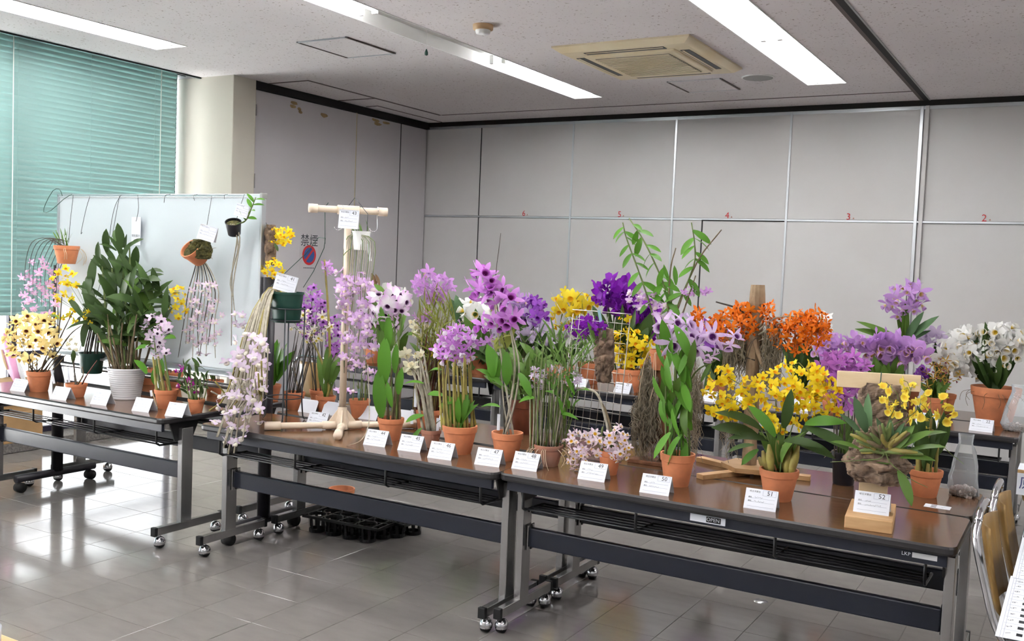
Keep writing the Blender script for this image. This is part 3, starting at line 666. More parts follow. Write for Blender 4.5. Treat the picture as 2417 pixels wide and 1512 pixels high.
class Plant:
    def __init__(s, name, label, px, w, h, kind='terra', y=None, z=.7, soil='soil', group=None, tilt=None, nopot=False):
        p = aty(px[0], px[1], y) if y is not None else atz(px[0], px[1], z)
        s.S = mpp(p); s.r = w*s.S/2; s.h = (h-.13*w)*s.S
        if y is None:
            d = V((p.x, p.y, 0)).normalized(); p = p+d*s.r*.66; s.S = mpp(p)
        s.b = p; s.y0 = p.y; s.rnd = random.Random(int(px[0]*7+px[1])); s.cl = []; s.tops = []
        s.o = thing(name, label, 'plant', p, group=group)
        s.top = p+V((0, 0, s.h*.86))
        if not nopot:
            Rm = tilt or Matrix.Identity(4)
            po = inst('pot', pot_mesh(kind, s.r, s.h), s.o, Rm); s.top = p+Rm @ V((0, 0, s.h*.86))
            MB().disc((0, 0, s.h*.84), s.r*.85, 20).build('soil', soil, po)
    def pt(s, px, py, dy=0): return aty(px, py, s.y0+dy)
    def tube(s, name, pts, r, m, n=6, nodes=0, parent=None):
        pts = [q-s.b for q in pts]; k = len(pts)
        if nodes: rs = [r*(1+.22*(i % 2))*(1-.45*(i/(k-1))**2) for i in range(k)]
        else: rs = r
        return MB().tube(pts, rs, n).build(name, m, parent or s.o, True)
    def cane(s, px, r=.004, m='cane_green', base=True, n=12, dy=0, dys=None):
        """px: photo points the cane passes, rooted in the pot"""
        pts = [s.pt(a, b, dy+(dys[i] if dys else 0)) for i, (a, b) in enumerate(px)]
        if base:
            a = s.rnd.uniform(0, 6.28); q = s.rnd.uniform(0, .45)*s.r; pts = [s.top+V((q*math.cos(a), q*math.sin(a), -.004))]+pts
        sp = spline(pts, n); s.tube('cane', sp, r, m, 6, 1); s.cl.append(sp); return sp
    def canes(s, n, e, r=.004, m='cane_green', bow=.12, spread=.6, dep=None, seg=10):
        cx, cy_, rx, ry = e
        for i in range(n):
            a = 2.4*i+s.rnd.uniform(-.4, .4); q = math.sqrt((i+.5)/n)
            px, py = cx+rx*q*math.cos(a), cy_+ry*q*math.sin(a)
            dd = (dep if dep is not None else rx*s.S*.6)*s.rnd.uniform(-1, 1)
            tip = s.pt(px, py, dd); b0 = s.top+V((math.cos(a)*s.r*spread*q, math.sin(a+1)*s.r*spread*q, -.006))
            mid = b0.lerp(tip, .5)+V((s.rnd.uniform(-1, 1), s.rnd.uniform(-1, 1), .15))*((tip-b0).length*bow)*.5+(tip-b0).cross(V((0, 1, 0)))*0
            sp = spline([b0, mid, tip], seg); s.tube('cane', sp, r*s.rnd.uniform(.8, 1.15), m, 6, 1); s.cl.append(sp)
    def leaf(s, p, d, ln, kind='leaf', m='leaf', droop=.4, up=None):
        d = d.normalized(); up = up or (V((0, -.2, 1))+(CAM-p).normalized()*s.rnd.uniform(.1, 1.3)+V((s.rnd.uniform(-.5, .5), 0, 0)))
        x, y, z = frame_yz(d, up); dq = min((.1, .3, .5, .8), key=lambda q: abs(q-droop))
        B = basis(x*ln*s.rnd.uniform(.85, 1.15), y*ln, z*ln, p-s.b); inst('leaf', getleaf(kind, m, dq), s.o, B)
    def lvc(s, per, ln, kind='leaf', m='leaf', t0=.3, t1=1, droop=.35, canes=None, up=.5, fall=0):
        for sp in (canes or s.cl):
            a0 = s.rnd.uniform(0, 6)
            for k in range(per):
                t = t0+(t1-t0)*(k+.5)/per; i = min(len(sp)-2, int(t*(len(sp)-1))); p = sp[i]; tg = (sp[i+1]-sp[i]).normalized()
                e = tg.orthogonal().normalized(); sd = Quaternion(tg, a0+k*math.pi+s.rnd.uniform(-.5, .5)) @ e
                s.leaf(p, sd+tg*up+V((0, 0, -fall)), ln*s.S*s.rnd.uniform(.75, 1.15), kind, m, droop)
    def fan(s, n, e, ln, kind='strap', m='leaf', droop=.3, src=None):
        """leaves that rise from the pot (or src) towards points in a photo ellipse"""
        cx, cy_, rx, ry = e; b0 = src or s.top
        for i in range(n):
            a = 2.4*i; q = math.sqrt((i+.5)/n); dd = rx*s.S*s.rnd.uniform(-.8, .8)
            tgt = s.pt(cx+rx*q*math.cos(a), cy_+ry*q*math.sin(a), dd); d = tgt-b0; l_ = ln*s.S*s.rnd.uniform(.8, 1.15)
            s.leaf(tgt-d.normalized()*l_*.75, d+V((0, 0, .1)), l_, kind, m, droop*s.rnd.uniform(.4, 1.6))
    def cloud(s, n, e, ln, kind='leaf', m='leaf', droop=.4, dep=None, src=None):
        cx, cy_, rx, ry = e; c = s.pt(cx, cy_); src = src or s.pt(cx, cy_+ry*1.1)
        for i in range(n):
            a = 2.4*i+s.rnd.uniform(-.3, .3); q = math.sqrt((i+.5)/n)
            dd = (dep if dep is not None else rx*s.S*.8)*s.rnd.uniform(-1, 1)*math.sqrt(max(.05, 1-q*q*.8))
            p = s.pt(cx+rx*q*math.cos(a), cy_+ry*q*math.sin(a), dd)
            d = (p-src).normalized()*1.0+V((s.rnd.uniform(-1, 1), s.rnd.uniform(-1, .6), s.rnd.uniform(-.5, .7)))*.8
            l_ = ln*s.S*s.rnd.uniform(.7, 1.2); s.leaf(p-d.normalized()*l_*.5, d, l_, kind, m, droop*s.rnd.uniform(.3, 1.8))
    def fl(s, kind, e, n, size, dy=0, dep=None, face=.45, down=0, rnd=.55, stalk=None):
        cx, cy_, rx, ry = e; c = s.pt(cx, cy_, dy); pts = []; me = FK[kind]
        dep = dep if dep is not None else min(rx, ry)*s.S*.8
        while len(pts) < n:
            best = None
            for _ in range(5):
                a = s.rnd.uniform(0, 6.283); q = min(1.0, math.sqrt(s.rnd.random())*1.02); c_ = (q*math.cos(a), q*math.sin(a), s.rnd.uniform(-1, 1)*math.sqrt(1-.7*q*q)); c_ = (c_[0]*1.08, c_[1]*1.08, c_[2])
                d = min([((c_[0]-o[0])*rx)**2+((c_[1]-o[1])*ry)**2+((c_[2]-o[2])*min(rx, ry)*.5)**2 for o in pts] or [1e9])
                if best is None or d > best[0]: best = (d, c_)
            pts.append(best[1])
        st = MB()
        for u, v, w_ in pts:
            p = s.pt(cx+u*rx, cy_+v*ry, dy+w_*dep); out = (p-c)
            out = out/(max(rx, ry)*s.S) if out.length > 0 else out
            nrm = (CAM-p).normalized()*face+out*(1-face)*.9+V((s.rnd.uniform(-1, 1), s.rnd.uniform(-1, 1), s.rnd.uniform(-1, 1)))*rnd+V((0, 0, -down))
            z = nrm.normalized(); x, y, z2 = frame_yz(V((s.rnd.uniform(-.7, .7), 0, 1)), z)
            y = (y-z*y.dot(z)).normalized(); x = y.cross(z)
            r = size*.93*s.S/2*s.rnd.uniform(.78, 1.15)
            inst('flower', s.rnd.choice(me), s.o, basis(x*r, y*r, z*r, p-s.b))
            if stalk:
                q = min((q for sp in s.cl for q in sp[len(sp)//3:]), key=lambda q: (q-p).length, default=None)
                if q is not None and (q-p).length < .3: st.tube([q-s.b, (q+p)/2-s.b+V((0, 0, .012)), p-z*r*.1-s.b], .0011, 4)
        if st.v: tag(st.build('flower_stalks', stalk, s.o), kind='stuff')
    def roots(s, n, ln, m='root', src=None):
        src = src or s.top
        for i in range(n):
            a = s.rnd.uniform(0, 6.28); r = s.r*1.0; p0 = src+V((math.cos(a)*r*.8, math.sin(a)*r*.8, .004)); p1 = src+V((math.cos(a)*r*1.25, math.sin(a)*r*1.25, -.01))
            l_ = ln*s.rnd.uniform(.4, 1); p2 = p1+V((math.cos(a+.5)*.02, math.sin(a+.5)*.02, -l_*.5)); p3 = p2+V((s.rnd.uniform(-.03, .03), s.rnd.uniform(-.03, .01), -l_*.5))
            s.tube('root', spline([p0, p1, p2, p3], 9), .0013, m, 5)
    def lab(s, px, py, ln=.07, m='paper', lean=(0, 0, 1)):
        p = s.pt(px, py); x, y, z = frame_yz(V(lean), V((.5, -1, .1)))
        MB().rbox(-.007, .007, 0, ln, -.0006, .0006, .0004, seg=1, T=basis(x, y, z, p-s.b)).build('plant_label', m, s.o)

# ================================================================ paper cards
def strokes(mb, x0, x1, y, h, seed, T, mi=0, th=.0006):
    rr = random.Random(seed); x = x0; pts = []
    while x < x1: pts.append((x, y+h*rr.uniform(-.5, .5))); x += rr.uniform(.0016, .0032)
    for a, b in zip(pts[:-1], pts[1:]):
        d = V((b[0]-a[0], b[1]-a[1], 0)); n = V((-d.y, d.x, 0)).normalized()*th/2
        mb.add([T @ V((a[0]+n.x, a[1]+n.y, .0006)), T @ V((a[0]-n.x, a[1]-n.y, .0006)), T @ V((b[0]-n.x, b[1]-n.y, .0006)), T @ V((b[0]+n.x, b[1]+n.y, .0006))], [(0, 1, 2, 3)], mi)
def card_face(t, T, num, seed, w_=.122, h_=.08, faint=False):
    ink = 'pencil' if faint else 'ink'
    mb = MB(); text(mb, '埼玉洋蘭会', T @ Matrix.Translation((-w_*.21, h_*.36, .0006)) @ Matrix.Scale(.0085, 4)); mb.build('heading', ink, t)
    bx = MB(); x0, x1, y0, y1 = w_*.04, w_*.45, h_*.2, h_*.46; e = .0004
    for a in ((x0, x1, y0-e, y0+e), (x0, x1, y1-e, y1+e), (x0-e, x0+e, y0, y1), (x1-e, x1+e, y0, y1)): bx.box(*a, .0004, .0006, T=T)
    for k, yy in enumerate((.04, -.14, -.36)): bx.box(-w_*.4, w_*.42, h_*yy-e, h_*yy+e, .0004, .0006, T=T)
    bx.build('ruled_lines', 'pencil', t)
    mb = MB()
    for k, s_ in enumerate(('属名', '種名')): text(mb, s_, T @ Matrix.Translation((-w_*.34, h_*(.075-.18*k), .0006)) @ Matrix.Scale(.0065, 4))
    strokes(mb, -w_*.2, -w_*.2+w_*random.Random(seed).uniform(.15, .3), h_*.08, h_*.08, seed, T); strokes(mb, -w_*.2, -w_*.2+w_*random.Random(seed+1).uniform(.3, .5), h_*-.10, h_*.09, seed+3, T)
    mb.build('handwriting', ink, t)
    if num:
        mb = MB(); text(mb, str(num), T @ Matrix.Translation((w_*.26, h_*.33, .0008)) @ Matrix.Scale(.024, 4)); mb.build('number', 'ink', t)
def tent(px, py, num, label, rz=0, z=.7, seed=0, w_=.122):
    p = atz(px, py, z); t = thing('name_card', label, 'card', p, rz, 'folded name cards'); h_ = .08; a = math.radians(27)
    F = Matrix.Rotation(math.pi/2-a, 4, 'X') @ Matrix.Translation((0, h_/2, 0))
    MB().rbox(-w_/2, w_/2, -h_/2, h_/2, -.0004, .0002, .0001, seg=1, T=F).build('front_leaf', 'paper', t)
    dpt = 2*h_*math.sin(a)
    Bk = Matrix.Translation((0, dpt, 0)) @ Matrix.Rotation(math.pi/2+a, 4, 'X') @ Matrix.Translation((0, h_/2, 0))
    MB().rbox(-w_/2, w_/2, -h_/2, h_/2, -.0004, .0002, .0001, seg=1, T=Bk).build('back_leaf', 'paper', t)
    card_face(t, F, num, seed+int(px), w_, h_, num is None)
    return t
def tag_card(px, py, y, num, label, roll=0, w_=.115, h_=.085):
    """a card that hangs or leans upright in a pot"""
    p = aty(px, py, y); t = thing('name_card', label, 'card', p, 0, 'folded name cards')
    F = Matrix.Rotation(.5, 4, 'Z') @ Matrix.Rotation(math.pi/2-.12, 4, 'X') @ Matrix.Rotation(roll, 4, 'Z')
    MB().rbox(-w_/2, w_/2, -h_/2, h_/2, -.0004, .0002, .0001, seg=1, T=F).build('front_leaf', 'paper', t)
    MB().rbox(-w_/2, w_/2, -h_/2, h_/2, -.0004, .0002, .0001, seg=1, T=Matrix.Rotation(.5, 4, 'Z') @ Matrix.Translation((0, .018, 0)) @ Matrix.Rotation(math.pi/2+.3, 4, 'X') @ Matrix.Rotation(roll, 4, 'Z')).build('back_leaf', 'paper_grey', t)
    card_face(t, F, num, int(px), w_, h_, num is None); return t

def bark(s, name, px, py, w_, h_, th, m, seed, dy=0, parent=None):
    rr = random.Random(seed); c = s.pt(px, py, dy)-s.b; mb = MB(); n, kk = 44, 40; W_, H_ = w_*s.S/2, h_*s.S/2; vs = []
    for i in range(kk+1):
        t_ = i/kk; env = math.sin(math.pi*(.05+.9*t_))**.22; env *= 1+.16*noise.noise(V((t_*5, seed*3.1, 0)))
        for j in range(n):
            q = 2*math.pi*j/n; v = V((W_*env*math.cos(q), th*env*math.sin(q), -H_+2*H_*t_))
            d_ = noise.voronoi(V((v.x*34+seed, v.y*34, v.z*24)))[0]; g_ = min(1, (d_[1]-d_[0])*3.0)
            f = .78+.26*g_+.20*noise.noise(V((v.x*22, v.y*22+seed, v.z*16)))
            e = 1+.14*noise.noise(V((math.cos(q)*1.5, math.sin(q)*1.5, t_*6+seed)))
            vs.append(c+V((v.x*(.6+.4*f)*e, v.y*f*(1.3 if v.y < 0 else .8), v.z*(.9+.1*f))))
    fs = [(i*n+j, i*n+(j+1) % n, (i+1)*n+(j+1) % n, (i+1)*n+j) for i in range(kk) for j in range(n)]+[tuple(range(n-1, -1, -1)), tuple(range(kk*n, kk*n+n))]
    return mb.add(vs, fs).build(name, m, parent or s.o, False)
# ================================================================ left tables: plants and what hangs on the whiteboard
G1 = 'orchids on the left tables'
p = Plant('orchid', 'golden orchid with dark-eyed blooms in clay pot, leftmost on the tables', (92, 925), 58, 56, group=G1)
p.canes(13, (105, 838, 62, 30), .004, 'cane_brown'); 
for q in ([(125, 830), (150, 780), (172, 735)], [(130, 840), (165, 790), (192, 768)], [(128, 830), (140, 770), (146, 700)], [(60, 850), (35, 830)]): p.cane(q, .004, 'cane_dark')
p.fl('chd', (78, 798, 60, 54), 48, 35, stalk='cane_brown'); p.fl('chd', (30, 832, 18, 14), 4, 22)
p.leaf(p.pt(125, 748), V((-1, 0, -.25)), .13, 'leaf', 'leaf', .5); p.leaf(p.pt(110, 745), V((1, .2, .1)), .1, 'leaf', 'leaf', .5); p.lab(128, 905, .09, 'paper', (-.35, 0, 1))
p = Plant('orchid', 'tiny sprouting orchid with red shoots in small clay pot', (180, 938), 50, 38, group=G1)
p.cane([(176, 880), (172, 835)], .006, 'cane_dark'); p.cane([(205, 885), (229, 850)], .004, 'cane_red'); p.cane([(196, 885), (194, 865)], .004, 'cane_brown')
p.fan(4, (172, 835, 14, 10), 26, 'leaf', 'leaf_dark', src=p.pt(173, 860)); p.fl('crm', (168, 812, 16, 18), 9, 13); p.lab(156, 902, .1, 'paper', (-.4, 0, 1)); p.lab(163, 902, .09, 'paper', (-.1, 0, 1))
p = Plant('orchid', 'big leafy orchid in white ribbed pot on the left table', (298, 944), 88, 86, 'white_pot', group=G1)
p.canes(26, (290, 775, 78, 45), .006, 'cane_brown', bow=.1); p.canes(6, (275, 610, 40, 55), .006, 'cane_green', bow=.05)
p.cloud(60, (292, 720, 116, 90), 92, 'strap', 'leaf_dark', .6, dep=.1); p.cloud(34, (292, 700, 100, 85), 80, 'leaf', 'leaf_dark', .5, dep=.1); p.cloud(20, (282, 612, 50, 62), 62, 'leaf', 'leaf_dark', .3, dep=.06); p.cloud(16, (300, 750, 90, 70), 96, 'strap', 'leaf', .7, dep=.1)
for n_, (a, b) in enumerate(((288, 545), (252, 555), (375, 650), (235, 585))): p.leaf(p.pt(a, b+40), V((.2*(1 if n_ % 2 else -1), -.1, 1)), .15, 'wide', 'leaf_dark', .1)
p.fl('chry', (152, 672, 30, 40), 16, 26, stalk='cane_green'); p.fl('chry', (160, 740, 30, 22), 6, 24); p.fl('chry', (422, 712, 18, 34), 11, 27); p.fl('chry', (205, 748, 14, 16), 5, 18)
p.cane([(330, 780), (370, 700), (425, 690)], .003, 'cane_green'); p.cane([(260, 780), (200, 690), (155, 660)], .003, 'cane_green')
p = Plant('orchid', 'orchid in dark green pot hanging behind the white ribbed pot', (216, 880), 60, 56, 'green_pot', y=3.9, group=G1)
p.canes(9, (228, 765, 16, 22), .005, 'cane_dark', .05); p.fan(5, (222, 740, 25, 22), 50, 'leaf', 'leaf_dark')
for a, b in ((188, 826), (245, 826)): p.tube('hanger_wire', [p.pt(a, b), p.pt(255, 610, .06), p.pt(282, 462, .08)], .0015, 'wire')
p = Plant('orchid', 'white and pink dark-eyed orchid in clay pot tied with twine', (392, 965), 56, 52, group=G1)
p.canes(5, (372, 845, 12, 14), .007, 'cane_yel', .06); p.canes(2, (372, 770, 14, 16), .005, 'cane_green', .05)
p.fl('nobw', (366, 775, 30, 32), 12, 34); p.fl('nobw', (388, 772, 16, 12), 4, 28); p.fl('nobw', (374, 828, 30, 14), 6, 28)
for a, b, dx, dz in ((385, 800, 1, .3), (372, 862, -.1, -1), (352, 818, -1, -.1), (346, 882, -.6, .8), (380, 845, .3, -1)): p.leaf(p.pt(a, b), V((dx, -.2, dz)), .12, 'wide', 'leaf_bright', .5)
p.tube('twine', [p.pt(360, 925), p.pt(370, 960), p.pt(385, 968)], .002, 'twine'); p.lab(358, 935, .035, 'paper', (-.2, 0, 1))
p = Plant('orchid', 'small bushy orchid with magenta blooms, nearest the right end of the left table', (463, 974), 40, 37, group=G1)
p.canes(14, (458, 888, 32, 38), .0025, 'cane_green'); p.cloud(34, (456, 890, 36, 44), 30, 'leaf', 'leaf_dark', .4); p.fl('mag', (425, 873, 8, 12), 3, 22); p.fl('mag', (442, 908, 20, 10), 4, 22); p.fl('mag', (466, 916, 8, 10), 2, 20)
for a, b, w_, h_, lb in ((350, 908, 46, 44, 'clay pot half hidden behind the white ribbed pot'), (408, 918, 50, 46, 'clay pot with thin stalks behind the twine-tied pot'), (505, 934, 45, 42, 'clay pot with short grey sprouts on the left rear table')):
    p = Plant('orchid', lb, (a, b), w_, h_, group=G1); p.canes(8, (a, b-h_-18, 14, 12), .0022, 'cane_dark'); p.fan(3, (a-8, b-h_-12, 14, 10), 26, 'leaf', 'leaf')
WBY = 3.93
def wire(pts, lab_, y=WBY, m='wire', r=.0016, grp='wire hooks on the whiteboard'):
    q = [aty(a, b, y+(c[0] if c else 0)) for a, b, *c in pts]; b0 = q[-1]
    t = thing('wire_hook', lab_, 'hook', b0, group=grp); MB().tube([v-b0 for v in spline(q, 12)], r, 5).build('wire', m, t, True)
p = Plant('orchid', 'pink cascading orchid in clay pot hanging at the whiteboard left corner', (157, 622), 58, 50, y=WBY-.06, group=G1, soil='moss_top')
for k in range(9):
    a = 62+k*9; p.cane([(150-k*4, 566), (a+22, 565+k*3), (a, 610+k*6), (a-4+k, 690+k*8)], .0022, 'cane_dark', n=14)
p.fl('pink', (92, 685, 40, 72), 40, 27, down=.2); p.fl('pink', (128, 650, 12, 18), 4, 20); p.fan(10, (150, 560, 30, 14), 40, 'grass', 'leaf'); p.lab(155, 585, .08, 'paper')
p.roots(8, .14); p.tube('hanger_wire', [p.pt(162, 572), p.pt(166, 520), p.pt(173, 460, .05)], .0015, 'wire')
p = Plant('orchid', 'pale pink cascading orchid on mossy pot hung mid whiteboard', (476, 614), 54, 52, 'terra', y=WBY-.06, group=G1, soil='moss_top', tilt=Matrix.Rotation(.9, 4, 'X'))
bark(p, 'moss_ball', 478, 588, 46, 46, .06, 'moss_top', 31, -.03); p.cloud(18, (478, 588, 28, 24), 24, 'grass', 'leaf_brown', .6, dep=.05)
for k in range(10):
    a = 430+k*8; p.cane([(462+k*3, 625), (a+14, 690), (a+4, 760), (a+R.uniform(-10, 10), 830+R.uniform(-25, 15))], .003, 'cane_grey' if k % 2 else 'cane_dark', n=14)
p.fl('pale', (478, 748, 42, 88), 52, 24, down=.25); p.tube('hanger_wire', [p.pt(487, 540), p.pt(500, 462, .05)], .0015, 'wire')
p = Plant('orchid', 'orchid in small black pot hung near the whiteboard right corner', (553, 552), 38, 38, 'black_pot', y=WBY-.04, group=G1, soil='moss_top', tilt=Matrix.Rotation(.45, 4, 'X') @ Matrix.Rotation(.3, 4, 'Y'))
p.cane([(580, 520), (594, 490), (604, 465)], .004, 'cane_green'); p.lvc(8, 30, 'wide', 'leaf_bright', .3, 1)
for q in ([(560, 560), (548, 640), (547, 720), (546, 815)], [(566, 560), (553, 650), (550, 690), (556, 760)], [(562, 580), (544, 660), (549, 700)]): p.cane(q, .0035, 'cane_grey', n=14)
p.fl('palew', (560, 758, 16, 20), 4, 26); p.tube('hanger_wire', [p.pt(558, 520), p.pt(566, 490), p.pt(577, 458, .04)], .0015, 'wire')
wire([(213, 460, .06), (204, 490), (196, 525), (191, 551), (194, 548)], 'bent wire hook second from the whiteboard left corner')
wire([(287, 458, .06), (272, 485), (262, 530), (254, 600)], 'long wire hanging down behind the big leafy orchid')
wire([(402, 458, .05), (390, 462), (387, 478)], 'short empty wire hook left of the mossy pot'); wire([(466, 458, .05), (457, 462), (459, 473)], 'short empty wire hook just left of the mossy pot wire'); wire([(538, 458, .05), (530, 460), (530, 470)], 'short empty wire hook left of the black pot')
wire([(170, 458, .05), (150, 470), (120, 497), (103, 500), (108, 480), (125, 450), (140, 446), (147, 462)], 'looped green wire at the whiteboard top left corner', m='wire_green', r=.0022)
wire([(325, 460, .05), (327, 490), (323, 515), (321, 522)], 'thin thread holding the special exhibit tag')
t = thing('hanging_tag', 'white tag hanging on the whiteboard, lettered in Japanese', 'tag', aty(321, 545, WBY+.04))
MB().rbox(-.042, .042, -.0004, .0004, -.085, .085, .0002, seg=1).build('sheet', 'paper', t); text(MB(), '特別展示', Matrix.Translation((0, -.001, -.03)) @ Matrix.Rotation(math.pi/2, 4, 'X') @ Matrix.Scale(.0185, 4)).build('lettering', 'ink', t)
mb = MB(); strokes(mb, -.032, .032, -.05, .008, 5, Matrix.Rotation(math.pi/2, 4, 'X')); mb.build('print', 'pencil', t)
tag_card(489, 550, 3.80, None, 'white card stuck in the mossy pot on the whiteboard', -.25, .1, .085); tag_card(571, 497, 3.87, None, 'white card above the small black hanging pot', -.25, .075, .07)
for k, (a, b) in enumerate(((40, 923), (137, 943), (231, 955), (330, 971), (409, 983))):
    tent(a, b, None, ['folded card in front of the golden orchid', 'folded card in front of the tiny sprouting orchid', 'folded card left of the white ribbed pot foot', 'folded card in front of the white ribbed pot, right side', 'folded card in front of the magenta orchid'][k], .12, seed=k)
# mounted orchid hung on the right post of the whiteboard
p = Plant('orchid', 'golden orchid on cork bark hung on the whiteboard right post', (640, 600), 30, 60, y=4.03, nopot=True, group=G1)
bark(p, 'bark', 640, 578, 34, 95, .03, 'cork', 4); p.fl('chr', (664, 556, 25, 20), 18, 20, dy=-.03); p.fl('chr', (646, 632, 24, 22), 16, 20, dy=-.04); p.leaf(p.pt(648, 575, -.03), V((.6, -.2, -.6)), .06, 'wide', 'leaf_dark', .3)
p.tube('hanger_wire', [p.pt(634, 540), p.pt(628, 525)], .002, 'wire')
# ================================================================ middle tables
G2 = 'orchids on the middle tables'
gy = 3.92
p = Plant('orchid', 'grey-caned cascading pale pink orchid in dark green pot on a wire stand', (676, 760), 80, 82, 'green_pot', y=gy, group=G2, soil='moss_top')
rr = random.Random(3); gp = p
for k in range(30):
    ex = 500+k*4.3+rr.uniform(-12, 12); ey = 1070-abs(k-8)*5+rr.uniform(-150, 12); f = rr.uniform(.8, 1.1)
    p.cane([(655, 684+rr.uniform(-6, 8)), (612+k*1.0, 706+rr.uniform(-12, 12)), (575+k*1.7, 810+rr.uniform(-20, 20)), ((ex+575+k*1.7)/2, 930), (ex, ey)], rr.uniform(.0052, .0072), 'cane_grey' if rr.random() < .75 else 'cane_yel', n=16, dys=[0, -.12, -.27, -.36, -.47])
p.fl('palew', (582, 858, 48, 66), 26, 38, dy=-.36, dep=.09, down=.15, face=.4); p.fl('palew', (545, 985, 36, 60), 15, 38, dy=-.44, dep=.07, down=.15, face=.4); p.fl('palew', (605, 955, 24, 50), 9, 38, dy=-.4, dep=.06, down=.15, face=.4)
p.tube('hanger_wire', [p.pt(640, 675), p.pt(720, 600), p.pt(752, 560), p.pt(768, 562), p.pt(765, 585), p.pt(740, 640), p.pt(716, 678)], .0022, 'wire_green')
p.tube('hanger_wire', [p.pt(767, 575), p.pt(767, 490, -.03), p.pt(775, 478, -.03)], .0022, 'wire_green')
t = thing('pot_stand', 'dark wire pot stand holding the cascading orchid', 'stand', (p.b.x, p.b.y, .7)); hp = p.b.z-.7; rr_ = p.r
for z, r in ((hp+.012, rr_*.9), (hp+.075, rr_*1.06)): MB().tube([(r*math.cos(q*.262), r*math.sin(q*.262), z) for q in range(24)], .004, 6, closed=True).build('ring', 'wire', t, True)
for q in (.6, 2.2, 3.8, 5.4):
    c_, s_ = math.cos(q), math.sin(q); MB().tube([(c_*rr_*1.06, s_*rr_*1.06, hp+.075), (c_*rr_*1.02, s_*rr_*1.02, .1), (c_*rr_*1.1, s_*rr_*1.1, .02), (c_*rr_*1.2, s_*rr_*1.2, .004), (c_*rr_*1.28, s_*rr_*1.28, .015)], .004, 6).build('leg', 'wire', t, True)
MB().tube([(rr_*1.03*math.cos(q*.262), rr_*1.03*math.sin(q*.262), .12) for q in range(24)], .003, 6, closed=True).build('ring', 'wire', t, True)
tag_card(674, 668, gy-.05, 41, 'card 41 standing in the dark green pot', -.22, .12, .09)
p = Plant('orchid', 'cream and yellow cupped orchid in clay pot beside the wire stand', (693, 967), 53, 48, group=G2)
p.canes(13, (722, 798, 34, 28), .0028, 'cane_dark', .08); p.fl('wyc', (733, 768, 44, 34), 22, 27, stalk='cane_green'); p.lab(676, 930, .05, 'label_blue')
p = Plant('orchid', 'green strap-leaved orchid in mossy clay pot, middle rear table', (768, 975), 48, 46, soil='moss_top', group=G2)
p.fan(16, (776, 868, 34, 36), 80, 'strap', 'leaf', .5); p.cane([(775, 900), (750, 830), (728, 788)], .007, 'cane_yel'); p.lab(766, 905, .07); p.lab(780, 905, .06)
p.cane([(778, 850), (775, 740), (766, 612)], .008, 'cane_yel', n=14); p.fl('nob', (772, 634, 14, 12), 4, 30)
p = Plant('orchid', 'deep lilac dark-eyed orchid rising behind the cream-flowered pot', (752, 957), 46, 42, group=G2)
p.canes(9, (740, 740, 30, 60), .003, 'cane_dark', .05); p.fl('pur', (738, 738, 34, 58), 40, 28); p.fl('pur', (786, 800, 12, 55), 16, 26)
p = Plant('orchid', 'clay-potted orchid with pale canes right of the pipe stand', (848, 987), 51, 50, group=G2)
p.canes(7, (850, 890, 22, 20), .004, 'cane_green'); p.fl('lil', (822, 862, 20, 15), 4, 26); p.fl('lil', (870, 878, 18, 15), 4, 26); p.lab(847, 940, .055, 'label_blue'); p.fl('lil', (815, 925, 22, 8), 3, 30, dy=-.12)
# cream pipe stand
PC = V((-3.272, 3.885, .7)); d1 = V((.51, .57, 0)).normalized(); d2 = V((-.48, .65, 0)).normalized()
t = thing('pipe_stand', 'cream plastic pipe T-stand with cross foot on the middle table', 'stand', PC)
for d, l_ in ((d1, .385), (-d1, .385), (d2, .27), (-d2, .30)):
    b_ = MB().tube([d*.03+V((0, 0, .024)), d*l_+V((0, 0, .024))], .0165, 14).build('foot_pipe', 'pvc', t, True)
    MB().tube([d*(l_-.075)+V((0, 0, .024)), d*(l_+.004)+V((0, 0, .024))], .0225, 14).build('end_cap', 'pvc', b_, True)
hb = MB().lathe([(.034, .004), (.036, .045), (.026, .07), (.024, .12)], 14).build('hub', 'pvc', t, True)
for d in (d1, -d1, d2, -d2):
    n_ = V((-d.y, d.x, 0))*.004
    MB().add([d*.02+V((0, 0, .11))+n_, d*.07+V((0, 0, .045))+n_, d*.02+V((0, 0, .03))+n_, d*.02+V((0, 0, .11))-n_, d*.07+V((0, 0, .045))-n_, d*.02+V((0, 0, .03))-n_], [(0, 1, 2), (5, 4, 3), (0, 3, 4, 1), (1, 4, 5, 2)]).build('rib', 'pvc', hb)
    MB().tube([d*.02+V((0, 0, .024)), d*.1+V((0, 0, .024))], .0215, 14).build('sleeve', 'pvc', hb, True)
zt = 1.13
MB().tube([(0, 0, .1), (0, 0, zt)], .0185, 14).build('pole', 'pvc', t, True); MB().tube([(0, 0, zt-.075), (0, 0, zt)], .0235, 14).build('tee_socket', 'pvc', t, True); MB().tube([d1*-.055+V((0, 0, zt)), d1*.055+V((0, 0, zt))], .0235, 14).build('tee_sleeve', 'pvc', t, True)
for s_ in (-1, 1):
    b_ = MB().tube([d1*.05*s_+V((0, 0, zt)), d1*.185*s_+V((0, 0, zt))], .0175, 14).build('crossbar', 'pvc', t, True); MB().tube([d1*.155*s_+V((0, 0, zt)), d1*.2*s_+V((0, 0, zt))], .0225, 14).build('end_cap', 'pvc', b_, True)
TOP = PC+V((0, 0, zt))
